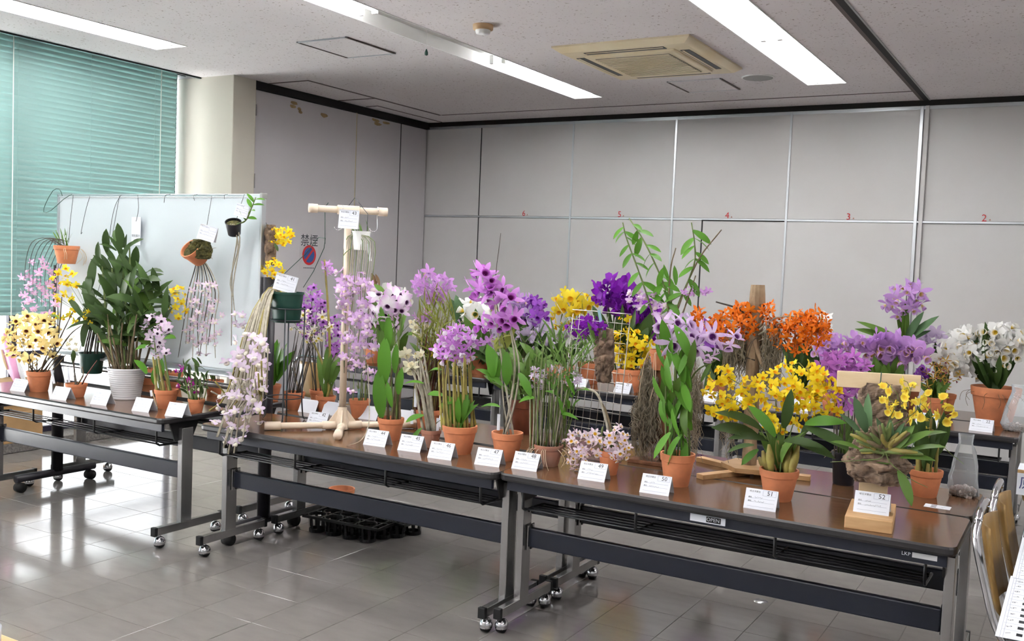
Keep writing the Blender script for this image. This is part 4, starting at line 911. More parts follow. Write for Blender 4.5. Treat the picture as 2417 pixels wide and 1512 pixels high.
def shook(u, lb, m='chrome'):
    b0 = TOP+d1*u; pts = [d1*0+V((.02, -.02, .0)), V((.012, -.012, .02)), V((-.005, .005, .024)), V((-.018, .018, .012)), V((-.012, .012, -.03)), V((0, 0, -.06)), V((.004, -.004, -.085))]+[d1*(-.02+.02*math.cos(q))+V((.004, -.004, -.085-.02*math.sin(q))) for q in (.6, 1.2, 1.8, 2.4, 3.0)]
    t = thing('s_hook', lb, 'hook', b0, group='hooks on the pipe stand'); MB().tube(spline(pts, 24), .0018, 6).build('bent_wire', m, t, True)
shook(-.03, 'S hook on the crossbar left of the pole'); shook(.15, 'S hook at the right end of the crossbar')
p = Plant('orchid', 'lilac cascading orchid in white pot hung on the cream pipe stand', (852, 590), 44, 50, 'white_paint', y=3.9, group=G2, soil='moss_top')
for k in range(16):
    a = 805+k*4.6; p.cane([(838, 552), (a+10, 570), (a+4, 660), (a+R.uniform(-8, 8), 760), (a+R.uniform(-12, 12), 850+R.uniform(-60, 50))], .0022, 'cane_grey' if k % 3 else 'cane_green', n=14, dy=-.03)
p.fl('lil', (840, 705, 40, 60), 32, 36, dy=-.05, dep=.06, down=.2); p.fl('lil', (845, 805, 38, 62), 28, 34, dy=-.05, dep=.06, down=.2); p.fl('lil', (805, 680, 16, 40), 8, 34, dy=-.05)
p.cane([(868, 860), (872, 960), (868, 1010), (850, 1040), (818, 1052)], .0025, 'cane_grey', n=16, base=False, dys=[-.05, -.15, -.22, -.3, -.34]); p.leaf(p.pt(832, 585, -.05), V((-.7, 0, -.5)), .075, 'wide', 'leaf_bright', .3); p.fan(12, (828, 548, 22, 14), 34, 'grass', 'leaf', .5)
for q in ((808, 520), (868, 520)): p.tube('hanger_wire', [p.pt(838 if q[0] < 840 else 866, 548), p.pt(q[0], 505), p.pt(838, 466, 0)], .0018, 'wire')
p.lab(868, 575, .09, 'paper', (.25, 0, -1))
tag_card(823, 517, 3.80, 43, 'card 43 hanging from the cream pipe stand', -.04, .1, .095)
p = Plant('orchid', 'white and purple orchid with tall broad leaves in clay pot behind card 44', (921, 1041), 64, 61, group=G2)
p.canes(7, (920, 760, 40, 30), .0045, 'cane_green', .06); p.canes(6, (935, 860, 22, 30), .005, 'cane_brown', .05)
for a, b, l_, dx in ((901, 985, .25, -.04), (908, 905, .24, .05), (918, 820, .17, .02), (932, 880, .15, .1), (905, 780, .12, -.1), (940, 930, .14, .2), (925, 960, .13, -.2)): p.leaf(p.pt(a, b, -.04), V((dx, -.1, 1)), l_, 'leaf', 'leaf_bright', .3, V((.5, -1, .2)))
p.fl('whp', (915, 728, 46, 42), 17, 56); p.cloud(8, (915, 712, 50, 34), 46, 'wide', 'leaf', .3); p.lab(972, 1000, .07)
p = Plant('orchid', 'grey-caned orchid with two cream blooms in small weathered clay pot', (1016, 1057), 50, 48, 'terra_old', group=G2)
p.canes(6, (990, 850, 16, 20), .007, 'cane_grey', .05); p.cane([(1005, 960), (975, 880), (955, 830)], .006, 'cane_grey'); p.cane([(1008, 940), (990, 890), (975, 870)], .006, 'cane_grey')
p.fl('crm', (952, 834, 8, 5), 2, 42); p.fl('crm', (972, 868, 6, 6), 2, 46); p.fl('crm', (990, 836, 12, 8), 3, 26)
for a, b, dx, dz in ((1000, 980, -1, -.3), (1000, 905, -1, .1), (1010, 930, 1, .2), (1030, 1000, .8, .5), (1010, 880, .8, .4), (995, 1010, -.5, -.8), (1035, 960, 1, .5)): p.leaf(p.pt(a, b, -.03), V((dx, -.3, dz)), .11, 'leaf', 'leaf_bright', .5)
p.lab(1032, 1035, .1, 'paper'); p.lab(980, 960, .09)
p = Plant('orchid', 'lilac orchid with white trumpet lips on thick canes, behind card 46', (1083, 1074), 85, 78, group=G2)
p.canes(18, (1078, 850, 44, 18), .0055, 'cane_yel', .05, .8); p.fl('cup', (1074, 812, 48, 40), 40, 40); p.fan(26, (1078, 965, 46, 26), 70, 'strap', 'leaf_bright', .5)
p = Plant('orchid', 'tall orchid with large mauve blooms on grey canes, behind card 47', (1195, 1089), 77, 76, group=G2)
for q, r in (([(1200, 950), (1180, 820), (1165, 700), (1150, 640)], .005), ([(1205, 950), (1215, 850), (1195, 740), (1165, 660)], .005), ([(1215, 950), (1225, 860), (1205, 770)], .005), ([(1190, 960), (1180, 860), (1158, 800)], .004), ([(1190, 960), (1210, 900), (1170, 700), (1182, 550)], .0028)): p.cane(q, r, 'cane_grey' if r > .003 else 'cane_dark', n=14)
p.fl('big', (1140, 668, 26, 36), 8, 72, face=.35); p.fl('big', (1180, 695, 26, 20), 4, 70, face=.6); p.fl('big', (1165, 762, 30, 10), 4, 68); p.fl('big', (1205, 752, 18, 10), 3, 70, face=.7); p.fl('nob', (1140, 800, 16, 14), 3, 44)
for a, b, dx, dz, l_ in ((1172, 840, -.2, -1, .13), (1185, 910, -.6, .5, .15), (1225, 880, .6, -.6, .13), (1180, 960, -1, .1, .1), (1225, 950, .7, .4, .1), (1195, 830, .2, -1, .16), (1170, 900, -.1, 1, .18)): p.leaf(p.pt(a, b, -.03), V((dx, -.2, dz)), l_, 'wide', 'leaf_bright', .4)
p.lab(1176, 1015, .075, 'paper'); p.cloud(6, (1180, 805, 22, 14), 50, 'leaf', 'leaf_yel', .8)
p = Plant('orchid', 'thicket of slim canes with small lilac clusters and bare roots, behind card 48', (1292, 1102), 74, 60, 'terra_old', group=G2)
p.canes(32, (1312, 850, 64, 55), .0025, 'cane_green', .08, .9); p.canes(26, (1302, 890, 50, 45), .0028, 'cane_grey', .08, .9); p.cloud(70, (1322, 835, 72, 70), 62, 'grass', 'leaf', .4); p.cloud(14, (1330, 930, 35, 50), 60, 'strap', 'leaf_bright', .5)
p.fl('lsm', (1268, 893, 20, 24), 16, 22); p.fl('lsm', (1346, 893, 24, 12), 11, 22); p.fl('lsm', (1310, 872, 16, 8), 5, 20); p.roots(22, .1); p.cane([(1320, 950), (1350, 800), (1300, 690)], .002, 'cane_grey')
p = Plant('orchid', 'broad-leaved orchid in large dark brown pot, rear of the middle tables', (1236, 1026), 76, 92, 'terra_dark', group=G2)
p.cloud(44, (1232, 880, 66, 62), 66, 'wide', 'leaf', .4); p.canes(10, (1230, 870, 50, 40), .004, 'cane_green')
p = Plant('orchid', 'pink orchid over a dense yellow-green thicket with dark red canes', (1008, 1022), 62, 62, 'terra', group=G2)
p.canes(30, (1030, 820, 34, 50), .0028, 'cane_red', .05, .9); p.canes(26, (1035, 730, 45, 60), .002, 'cane_yel', .05, .9); p.cloud(110, (1030, 770, 48, 85), 58, 'grass', 'leaf_yel', .3); p.canes(20, (1035, 790, 44, 60), .0022, 'cane_brown', .06, .9); p.cloud(14, (1020, 850, 50, 50), 60, 'strap', 'leaf', .4)
p.fl('nob', (1024, 675, 40, 32), 24, 40); p.fl('chr', (1008, 646, 4, 3), 1, 24); p.fl('nob', (1000, 750, 18, 15), 4, 36); p.fl('crm', (985, 775, 20, 20), 6, 36); p.fl('chr', (1010, 850, 40, 20), 8, 26)
for a, b, rz, k in ((742, 970, 3.2, 0), (797, 976, 3.2, 1), (884, 986, 3.2, 2), (968, 996, 3.2, 3), (1062, 1004, 3.2, 4)):
    tent(a, b, None, ['card seen from behind, right of the cream-flowered pot', 'card seen from behind, left of the pipe stand pole', 'card seen from behind, right of the pale-caned pot', 'card seen from behind, left of the grey-caned orchid', 'card seen from behind, right of the grey-caned orchid'][k], rz, seed=k)
for n_, a, b in ((42, 744, 1006), (44, 882, 1052), (45, 964, 1065), (46, 1036, 1083), (47, 1148, 1099)): tent(a, b, n_, {42: 'folded card numbered 42, half behind the cream foot pipe', 44: 'folded card numbered 44 before the white and purple orchid', 45: 'folded card numbered 45 before the small weathered pot', 46: 'folded card numbered 46 before the thick-caned lilac orchid', 47: 'folded card numbered 47 before the mauve-bloomed orchid'}[n_], .1)
# ================================================================ right tables
G3 = 'orchids on the right tables'
for n_, a, b in ((48, 1236, 1109), (49, 1394, 1134), (50, 1543, 1166), (51, 1792, 1203)): tent(a, b, n_, {48: 'folded card numbered 48 before the pot with bare roots', 49: 'folded card numbered 49 before the drooping white and yellow sprays', 50: 'folded card numbered 50 before the tall bright-leaved orchid', 51: 'folded card numbered 51 before the large yellow orchid'}[n_], .06)
# wire grid panel
g0, g1 = V((-2.2, 4.26, .72)), V((-1.85, 4.16, .72)); gd = g1-g0; GL = gd.length; gd.normalize(); GH = .66
t = thing('wire_grid', 'upright silver wire mesh panel standing on the right rear table', 'mesh panel', (g0.x, g0.y, .7)); up = V((.02, .10, .995)).normalized()
for k in range(9):
    a = gd*(GL*k/8); MB().tube([a+V((0, 0, .02)), a+up*GH], .0016 if 0 < k < 8 else .0026, 5).build('wire', 'silver_wire', t, True)
for k in range(15):
    a = up*(GH*k/14)+V((0, 0, .02)); MB().tube([a-gd*.005, a+gd*(GL+.005)], .0016 if 0 < k < 14 else .0026, 5).build('wire', 'silver_wire', t, True)
for a in (0, GL): MB().rbox(-.012, .012, -.05, .05, 0, .025, .003, T=Matrix.Translation(gd*a)).build('foot', 'black', t)
p = Plant('orchid', 'orchid mounted on a cork slab fixed to the wire mesh panel', (1425, 870), 40, 60, y=4.2, nopot=True, group=G3); bark(p, 'bark', 1427, 838, 52, 130, .03, 'cork', 9, .02); p.lab(1424, 790, .12, 'label_blue', (-.25, 0, 1)); p.fan(8, (1400, 800, 40, 30), 50, 'strap', 'leaf', .4, src=p.pt(1425, 830)); p.fl('dpu', (1392, 775, 30, 22), 8, 34, dy=-.03)
p.tube('hanger_wire', [p.pt(1427, 775), p.pt(1440, 758)], .0015, 'wire')
p = Plant('orchid', 'white and yellow orchid with two drooping sprays, behind card 49', (1437, 1122), 54, 64, group=G3)
p.cane([(1440, 1040), (1425, 970), (1405, 925), (1360, 915)], .007, 'cane_grey', n=14); p.cane([(1445, 1030), (1432, 975), (1420, 950)], .006, 'cane_brown'); p.canes(6, (1437, 1010, 18, 12), .005, 'cane_green')
for q in ([(1425, 1030), (1385, 1035), (1345, 1055)], [(1428, 1030), (1390, 1060), (1365, 1090), (1360, 1108)], [(1450, 1030), (1470, 1025), (1480, 1050)], [(1455, 1040), (1465, 1070), (1468, 1088)]): p.cane(q, .0022, 'cane_brown', dy=-.03)
p.fl('wy', (1385, 1045, 48, 26), 22, 33, dy=-.05); p.fl('wy', (1362, 1088, 22, 26), 12, 31, dy=-.05); p.fl('wy', (1461, 1045, 24, 44), 26, 32, dy=-.04); p.fan(6, (1430, 1050, 22, 15), 40, 'grass', 'leaf')
p = Plant('orchid', 'lilac dark-throated orchid with tall bright leaves, behind card 50', (1596, 1150), 84, 88, group=G3)
p.canes(6, (1605, 800, 32, 25), .0045, 'cane_green', .05); p.canes(5, (1598, 985, 28, 12), .005, 'leaf_bright', .05); p.cane([(1610, 960), (1640, 880), (1690, 850)], .004, 'cane_green')
for i in range(46):
    u = i/45; a = 1600+R.uniform(-30, 34); b = 1050-u*225; p.leaf(p.pt(a, b, R.uniform(-.06, .04)), V((R.uniform(-.5, .5), -.25, R.choice((1, 1, 1, -.8)))), R.uniform(.09, .16), 'leaf', R.choice(('leaf_bright', 'leaf', 'leaf_bright')), R.choice((.1, .3, .5)), V((R.uniform(-.9, .9), -1, .3)))
p.leaf(p.pt(1655, 900), V((.4, -.1, .9)), .1, 'strap', 'leaf', .8); p.fl('anos', (1592, 785, 34, 30), 6, 84, face=.5, dy=-.02); p.fl('anos', (1668, 812, 26, 30), 5, 78, face=.6, dy=-.02); p.fl('anos', (1720, 800, 16, 14), 2, 74, face=.3)
# driftwood post with hanging moss
t0 = atz(1532, 1098, .7); p = Plant('driftwood_mount', 'driftwood post draped in grey hanging moss on a dark board', (1532, 1098), 60, 60, y=t0.y+.06, nopot=True)
p.b.z = .7; p.o.location.z = .7; S_ = p.S
MB().rbox(-.085, .085, -.06, .06, 0, .018, .003).build('base_board', 'driftwood', p.o)
dp = [p.pt(1575, 1092), p.pt(1568, 1000), p.pt(1572, 930), p.pt(1560, 880), p.pt(1558, 850)]
MB().tube([q-p.b for q in spline(dp, 14)], [.034+.006*math.sin(i*1.7) for i in range(len(spline(dp, 14)))], 10).build('driftwood', 'driftwood', p.o, True)
MB().tube([p.pt(1562, 1010)-p.b, p.pt(1548, 1030)-p.b, p.pt(1540, 1045)-p.b], [.018, .016, .012], 8).build('stub', 'driftwood', p.o, True)
def moss(s, e_top, drop, n, wid, parent=None, seed=1):
    rr = random.Random(seed); mb = MB(); cx, cy_, rx, ry = e_top
    for i in range(n):
        a = rr.uniform(0, 6.28); q = math.sqrt(rr.random()); x = cx+rx*q*math.cos(a); y = cy_+ry*q*math.sin(a); d = rr.uniform(-.07, .07); pts = []
        l_ = rr.uniform(.15, 1)*drop; n_ = max(5, int(l_/12)); ph = rr.uniform(0, 6)
        for k in range(n_):
            u = k/(n_-1); pts.append(s.pt(x+wid*(.3+u)*.5*math.sin(ph+k*1.3)+rr.uniform(-4, 4)-u*rr.uniform(0, 10), y+l_*u, d+.012*math.cos(ph+k*1.7))-s.b)
        mb.tube(pts, .0013, 3, cap=False)
    return tag(mb.build('hanging_moss', 'moss', parent or s.o), kind='stuff')
moss(p, (1534, 880, 20, 44), 140, 380, 10, seed=5); moss(p, (1527, 965, 32, 54), 110, 480, 12, seed=6); moss(p, (1640, 900, 20, 60), 170, 150, 12, seed=7); tag(p.o, None, 'stand')
p = Plant('orchid', 'very tall green-leaved orchid rooted in a clay pot atop the driftwood', (1556, 872), 50, 54, y=t0.y+.02, group=G3)
cs = [p.cane(q, .0042, 'cane_green', n=16) for q in ([(1545, 760), (1525, 690), (1500, 620), (1478, 560), (1470, 525)], [(1575, 760), (1572, 690), (1545, 620), (1515, 560), (1485, 515)], [(1590, 770), (1600, 720), (1637, 630), (1640, 580), (1632, 525)])]
p.lvc(13, 48, 'wide', 'leaf_bright', .36, 1, .3, cs, -.1, .8)
cs2 = [p.cane(q, .004, 'cane_brown', n=14) for q in ([(1590, 760), (1610, 700), (1650, 610), (1703, 542)], [(1600, 765), (1625, 700), (1642, 650)], [(1575, 770), (1582, 640), (1595, 585)])]
p.cane([(1560, 740), (1600, 700), (1650, 690)], .003, 'cane_grey'); p.fl('lil', (1515, 702, 32, 22), 10, 30); p.fl('nob', (1625, 688, 14, 12), 5, 26); p.fl('nob', (1662, 685, 10, 8), 3, 24); p.fl('lil', (1560, 735, 14, 20), 4, 34); p.cloud(7, (1575, 665, 22, 40), 46, 'leaf', 'leaf_bright', .4); p.roots(16, .24)
# log stand with orange orchids
p = Plant('log_stand', 'tall bare log on a crossed wooden foot, behind card 51', (1770, 1112), 70, 60, y=4.27, nopot=True); p.b.z = .7; p.o.location.z = .7
lp = [V((p.pt(1768, 1100).x-p.b.x, 0, .035))]+[p.pt(a, b)-p.b for a, b in ((1774, 980), (1777, 850), (1785, 760), (1789, 672))]
lsp = spline(lp, 16); MB().tube(lsp, [.033+.003*math.sin(i*2.3)+.0015*math.sin(i*5.1) for i in range(len(lsp))], 12).build('log', 'log', p.o, False)
MB().prism([(.17*math.cos(q*1.047)*.75, .14*math.sin(q*1.047)) for q in range(6)], .022, .042, T=Matrix.Rotation(.3, 4, 'Z')).build('foot_plate', 'wood', p.o)
for a, l_ in ((2.75, .30), (-2.05, .30), (.15, .26)): MB().rbox(.02, l_, -.022, .022, 0, .022, .002, T=Matrix.Rotation(a, 4, 'Z')).build('foot_bar', 'wood', p.o)
for q, r in (([(1786, 770), (1745, 730), (1690, 712)], .006), ([(1780, 800), (1800, 860), (1820, 880)], .012), ([(1782, 850), (1760, 845), (1730, 862)], .003), ([(1790, 840), (1830, 838)], .003)):
    sp = spline([p.pt(a, b, -.03)-p.b for a, b in q], 8); MB().tube(sp, [r*(1-.5*i/len(sp)) for i in range(len(sp))], 8).build('twig', 'log' if r > .01 else 'cane_dark', p.o, True)
lg = p
tag(p.o, None, 'stand'); moss(p, (1735, 800, 26, 25), 95, 300, 10, seed=11); moss(p, (1822, 790, 24, 30), 120, 320, 10, seed=12); moss(p, (1725, 930, 20, 40), 140, 70, 10, seed=13)
p = Plant('orchid', 'bright orange orchid mounted on the tall log', (1785, 800), 60, 60, y=4.24, nopot=True, group=G3)
p.b = p.pt(1785, 800); p.o.location = p.b
for q in ([(1785, 790), (1740, 760), (1690, 755), (1640, 765)], [(1785, 790), (1730, 775), (1670, 790)], [(1790, 780), (1830, 750), (1900, 745)], [(1790, 790), (1850, 760), (1930, 765)], [(1790, 770), (1755, 735), (1750, 715)], [(1792, 770), (1810, 740), (1815, 715)]): p.cane(q, .004, 'cane_grey', base=False)
p.fl('org', (1722, 772, 58, 34), 46, 38, stalk='cane_brown'); p.fl('org', (1755, 735, 14, 20), 9, 40); p.fl('org', (1816, 738, 16, 20), 9, 40); p.fl('org', (1648, 745, 14, 14), 3, 46); p.fl('org', (1888, 785, 62, 42), 80, 36, stalk='cane_brown'); p.fl('org', (1932, 755, 20, 22), 9, 40)
p.roots(14, .12, 'cane_dark', p.pt(1815, 800))
p = Plant('plant_pot', 'empty-looking black pot hung behind the log', (1752, 858), 56, 62, 'black_pot', y=4.36, group=G3); tag(p.o, None, 'pot'); p.lab(1742, 795, .1); p.tube('hanger_wire', [p.pt(1735, 808), p.pt(1760, 770), p.pt(1783, 760, -.1)], .0015, 'wire')
p = Plant('orchid', 'large yellow orchid with fat ribbed bulbs, behind card 51', (1835, 1185), 93, 86, group=G3, soil='moss_top')
for a, b in ((1800, 1075), (1815, 1060), (1835, 1050), (1850, 1062), (1868, 1050), (1885, 1062), (1790, 1090)):
    b0 = p.top+V(((a-1838)*p.S*.6, R.uniform(-.03, .03), 0)); tp = p.pt(a, b-12, R.uniform(-.03, .03)); sp = spline([b0, b0.lerp(tp, .5), tp], 6); MB().tube([q-p.b for q in sp], [.008, .013, .016, .017, .015, .010, .005][:len(sp)], 8).build('bulb', 'cane_yel', p.o, True)
for a, b, dx, dz, l_ in ((1790, 1030, -1, .25, .24), (1800, 1015, -1, .5, .25), (1870, 1040, 1, -.1, .22), (1850, 1040, .7, .1, .2), (1905, 1010, .9, -.2, .24), (1890, 1030, .6, .8, .2), (1790, 1060, -.6, -.6, .12), (1780, 1050, -.9, -.2, .14), (1830, 1030, -.4, .6, .2), (1900, 1000, 1, .3, .2), (1850, 1010, .2, .9, .2), (1815, 1040, -.6, .1, .2)): p.leaf(p.pt(a, b, R.uniform(-.08, .03)), V((dx, -.25, dz)), l_*.82, 'leaf', R.choice(('leaf', 'leaf_bright', 'leaf_dark')), .5)
for q in ([(1810, 1040), (1760, 960), (1700, 930)], [(1815, 1040), (1770, 930), (1720, 890)], [(1830, 1040), (1830, 940), (1800, 900)], [(1850, 1040), (1870, 930), (1900, 870)], [(1860, 1040), (1890, 960), (1950, 920)], [(1840, 1030), (1850, 980), (1850, 1000)]): p.cane(q, .0022, 'cane_green', n=12)
p.fl('chr', (1715, 938, 52, 46), 23, 40, stalk='cane_yel'); p.fl('chr', (1785, 922, 34, 34), 10, 39, stalk='cane_yel'); p.fl('chr', (1880, 908, 62, 50), 34, 39, stalk='cane_yel'); p.fl('chr', (1948, 940, 34, 52), 17, 39, stalk='cane_yel'); p.fl('chr', (1845, 988, 48, 30), 14, 38, stalk='cane_yel'); p.fl('chr', (1700, 885, 24, 18), 5, 38)
p.fan(9, (1840, 1040, 72, 16), 80, 'leaf', 'leaf', .5)
p = Plant('orchid', 'purple trumpet orchid in black plastic pot, right rear table', (1990, 1146), 62, 86, 'black_pot', group=G3)
p.canes(16, (1995, 960, 42, 50), .003, 'cane_dark', .06, .9); p.fl('cupp', (1985, 880, 58, 44), 44, 50); p.fl('cup', (2000, 925, 45, 26), 8, 40); p.fl('cupp', (2010, 955, 24, 24), 8, 40); p.fan(8, (2010, 1030, 50, 20), 110, 'leaf', 'leaf', .5); p.cane([(1975, 1060), (1955, 1070), (1945, 1080)], .0015, 'root')
p = Plant('orchid', 'yellow cup-flowered orchid in clay pot beside the plastic bag', (2182, 1175), 77, 74, group=G3)
p.canes(7, (2195, 1010, 26, 40), .008, 'cane_yel', .05); p.fl('ycup', (2205, 960, 46, 42), 12, 32, stalk='cane_green'); p.fan(9, (2190, 1010, 60, 40), 100, 'leaf', 'leaf_dark', .3); p.cane([(2210, 1050), (2250, 1075), (2275, 1095)], .0018, 'cane_green'); p.fl('ycup', (2185, 1012, 6, 6), 1, 30)
# cork mount on a wooden stand
mz = V((-.625, 3.735, .7))
t = thing('wooden_stand', 'pale wooden stand with block foot and blank top board, behind card 52', 'stand', mz)
Rz = Matrix.Rotation(.12, 4, 'Z')
MB().rbox(-.085, .075, -.15, .15, 0, .045, .003, T=Rz).build('block', 'wood', t); MB().rbox(-.055, .045, .035, .055, .045, .5, .002, T=Rz).build('upright', 'wood_pale', t)
MB().rbox(-.15, .14, -.005, .012, .485, .545, .002, T=Matrix.Translation((.0, .04, 0)) @ Rz @ Matrix.Rotation(-.02, 4, 'Y')).build('top_board', 'wood_pale', t)
MB().tube([(-.005, .02, .48), (-.005, .03, .55)], .002, 5).build('tie', 'wire_green', t)
p = Plant('orchid', 'yellow orchid with grey-green leaves tied on rough cork bark, behind card 52', (2075, 1030), 80, 80, y=mz.y, nopot=True, group=G3)
bark(p, 'cork', 2080, 990, 118, 170, .04, 'cork', 21, .02); bark(p, 'cork', 2070, 1090, 150, 100, .05, 'cork', 22, .0)
bs = p.pt(2090, 1060, -.06)
for k in range(34):
    a = R.uniform(-1.9, 1.9); l_ = R.uniform(.06, .13); tp = bs+V((math.sin(a)*l_, R.uniform(-.06, 0), math.cos(a)*l_*.8)); sp = spline([bs+V((R.uniform(-.03, .03), 0, R.uniform(-.02, .02))), bs.lerp(tp, .5), tp], 6)
    MB().tube([q-p.b for q in sp], [.005, .008, .010, .010, .009, .007, .004][:len(sp)], 7).build('bulb', R.choice(('cane_green', 'cane_yel', 'cane_brown')), p.o, True)
for a, b, dx, dz, l_ in ((2055, 1010, -.1, 1, .16), (2045, 1020, -.35, 1, .17), (2035, 1030, -.7, .7, .14), (2110, 1050, .3, .8, .12), (2120, 1060, .8, .6, .18), (2130, 1070, 1, .35, .19), (2125, 1080, 1, .1, .15), (2120, 1110, .5, -1, .16), (2115, 1060, .6, 1, .14), (2030, 1060, -1, .2, .13), (2150, 1040, .9, .4, .16), (2100, 1040, 0, 1, .1)): p.leaf(p.pt(a, b, -.07), V((dx, -.2, dz)), l_*.82, 'leaf', R.choice(('leaf_blue', 'leaf', 'leaf')), .3)
p.cloud(16, (2095, 1050, 75, 50), 62, 'leaf', 'leaf_blue', .3, dep=.05, src=p.pt(2085, 1075, -.05)); p.cloud(10, (2070, 1060, 60, 30), 46, 'strap', 'leaf_yel', .3, dep=.05)
for q in ([(2095, 1000), (2120, 940), (2100, 910)], [(2100, 1000), (2140, 950), (2150, 920)], [(2100, 1010), (2150, 980), (2170, 960)], [(2080, 1080), (2040, 1085), (1960, 1090)], [(2100, 1090), (2150, 1130), (2190, 1150)]): p.cane([(2090, 1050)]+q, .0016, 'cane_green', base=False, dy=-.07)
p.fl('ycup', (2128, 928, 48, 34), 10, 30, dy=-.08, stalk='cane_green'); p.fl('ycup', (2140, 968, 36, 24), 8, 29, dy=-.08); p.fl('ycup', (2098, 955, 8, 20), 3, 26, dy=-.08)
p.tube('tie_band', [p.pt(2000, 1078, -.02), p.pt(2040, 1085, -.05), p.pt(2095, 1094, -.06), p.pt(2130, 1090, -.02)], .003, 'leaf')
tent(2055, 1212, 52, 'folded white card numbered 52, standing on the wooden block', .06, z=.745)
t = thing('flat_card', 'small printed white card lying flat on the right rear table', 'card', atz(2213, 1195, .7015), .0); MB().rbox(-.048, .048, -.03, .03, -.001, 0, .0003, seg=1).build('sheet', 'paper', t)
mb = MB()
for k in range(3): mb.box(-.024, -.004, .012-k*.017, .019-k*.017, 0, .0004)
strokes(mb, .012, .034, -.004, .03, 3, Matrix.Translation((0, 0, -.0003))); mb.build('print', 'ink', t)
# plastic bags with pellets
def bagthing(px, py, h_, r, lb, z=.7):
    b0 = atz(px, py, z); t = thing('plastic_bag', lb, 'bag', b0+V((0, r*.7, 0))); rr = random.Random(int(px)); n = 22; mb = MB(); prof = [(.75, 0), (1, .03), (1.02, .15), (1, .3), (.92, .5), (.72, .72), (.5, .86), (.55, 1)]
    vs = []
    for i, (q, u) in enumerate(prof):
        for j in range(n):
            a = 2*math.pi*j/n; f = q*r*(1+.09*math.sin(3*a+i*1.7)+rr.uniform(-.07, .07)); vs.append((f*math.cos(a), f*.8*math.sin(a), u*h_))
    mb.add(vs, [(i*n+j, i*n+(j+1) % n, (i+1)*n+(j+1) % n, (i+1)*n+j) for i in range(len(prof)-1) for j in range(n)]); mb.build('film', 'bag', t, True)
    mb = MB()
    for k in range(260):
        a = rr.uniform(0, 6.28); q = math.sqrt(rr.random())*r*.88; zz = rr.uniform(.004, h_*.16*(1.2-q/r*.5)); s_ = rr.uniform(.004, .008)
        mb.box(-s_, s_, -s_*.7, s_*.7, -s_*.6, s_*.6, T=Matrix.Translation((q*math.cos(a), q*.8*math.sin(a), zz)) @ Matrix.Rotation(rr.uniform(0, 3), 4, 'Z') @ Matrix.Rotation(rr.uniform(0, 3), 4, 'X'))
    tag(mb.build('pellets', 'pellet', t), kind='stuff')
bagthing(2270, 1174, .26, .055, 'clear plastic bag of pale pellets standing on the right rear table')
bagthing(2402, 1020, .28, .09, 'clear plastic bag of pale chips on the far table edge')

# ================================================================ far tables along the wall
G4 = 'orchids on the far tables'
p = Plant('orchid', 'large white orchid in big terracotta pot at the far right', (2345, 1005), 112, 104, group=G4)
p.fan(34, (2345, 880, 74, 22), 84, 'strap', 'leaf_dark', .2); p.fl('wcat', (2305, 842, 78, 38), 40, 60); p.fl('wcat', (2372, 805, 48, 36), 26, 60); p.fl('wcat', (2275, 800, 36, 18), 10, 54); p.fan(4, (2310, 800, 40, 20), 100, 'leaf', 'leaf_dark', .3); p.roots(10, .1, 'cane_brown')
p = Plant('orchid', 'broad mauve orchid row above the pale top board', (2090, 985), 66, 60, group=G4)
p.fan(18, (2095, 870, 60, 22), 80, 'leaf', 'leaf', .15); p.fl('cat', (2110, 830, 70, 16), 14, 78, face=.8); p.fl('cat', (2070, 808, 36, 14), 6, 70, face=.6)
p = Plant('orchid', 'lilac orchid left of the broad mauve row, behind the yellow one', (1965, 975), 60, 55, group=G4)
p.fan(12, (1950, 860, 55, 22), 70, 'leaf', 'leaf_dark', .2); p.fl('cat', (1965, 822, 36, 26), 12, 56); p.fl('cat', (2015, 805, 18, 12), 4, 50)
p = Plant('orchid', 'tall single-stemmed lilac orchid with spreading strap leaves', (2135, 970), 60, 56, group=G4)
p.cane([(2134, 850), (2135, 780), (2140, 690)], .004, 'cane_dark'); p.fl('lcat', (2137, 710, 44, 34), 16, 60, face=.3)
for dx, dz, l_ in ((-1, .25, .34), (-1, .1, .33), (.8, .6, .3), (-.35, 1, .2), (-.1, 1, .28), (.1, 1, .27), (.5, .8, .26), (.9, .4, .2)): p.leaf(p.pt(2134, 808), V((dx, -.1, dz)), l_, 'strap', 'leaf_blue' if dx > .4 else 'leaf', .1)
p = Plant('orchid', 'spidery yellow-brown orchid between the mauve and white ones', (2200, 990), 58, 60, group=G4); p.canes(8, (2215, 890, 40, 30), .003, 'cane_green'); p.fl('spi', (2218, 885, 42, 34), 34, 30); p.fan(10, (2205, 920, 45, 25), 60, 'leaf', 'leaf', .3); p.fl('vio', (2170, 885, 14, 16), 4, 40)
p = Plant('orchid', 'pale lilac-white orchid just left of the large white one', (2225, 975), 56, 52, group=G4); p.fl('lilw', (2205, 815, 26, 30), 9, 56); p.fan(10, (2215, 850, 32, 30), 76, 'strap', 'leaf_dark', .2)
p = Plant('orchid', 'intense purple orchid with pleated petals above the mesh panel', (1470, 920), 58, 54, group=G4)
p.canes(8, (1470, 740, 50, 26), .004, 'cane_green', .05); p.fl('dpu', (1450, 692, 42, 30), 20, 56); p.fl('dpu', (1500, 732, 40, 22), 14, 52); p.fan(14, (1450, 755, 60, 30), 80, 'strap', 'leaf_dark', .3); p.fl('dpu', (1545, 760, 16, 34), 7, 40)
p = Plant('orchid', 'lower purple orchid seen through the mesh panel top', (1330, 906), 52, 50, group=G4); p.canes(6, (1370, 790, 40, 20), .003, 'cane_green'); p.fl('dpu', (1382, 775, 36, 20), 9, 44); p.fan(8, (1350, 830, 40, 25), 60, 'leaf', 'leaf_dark', .3)
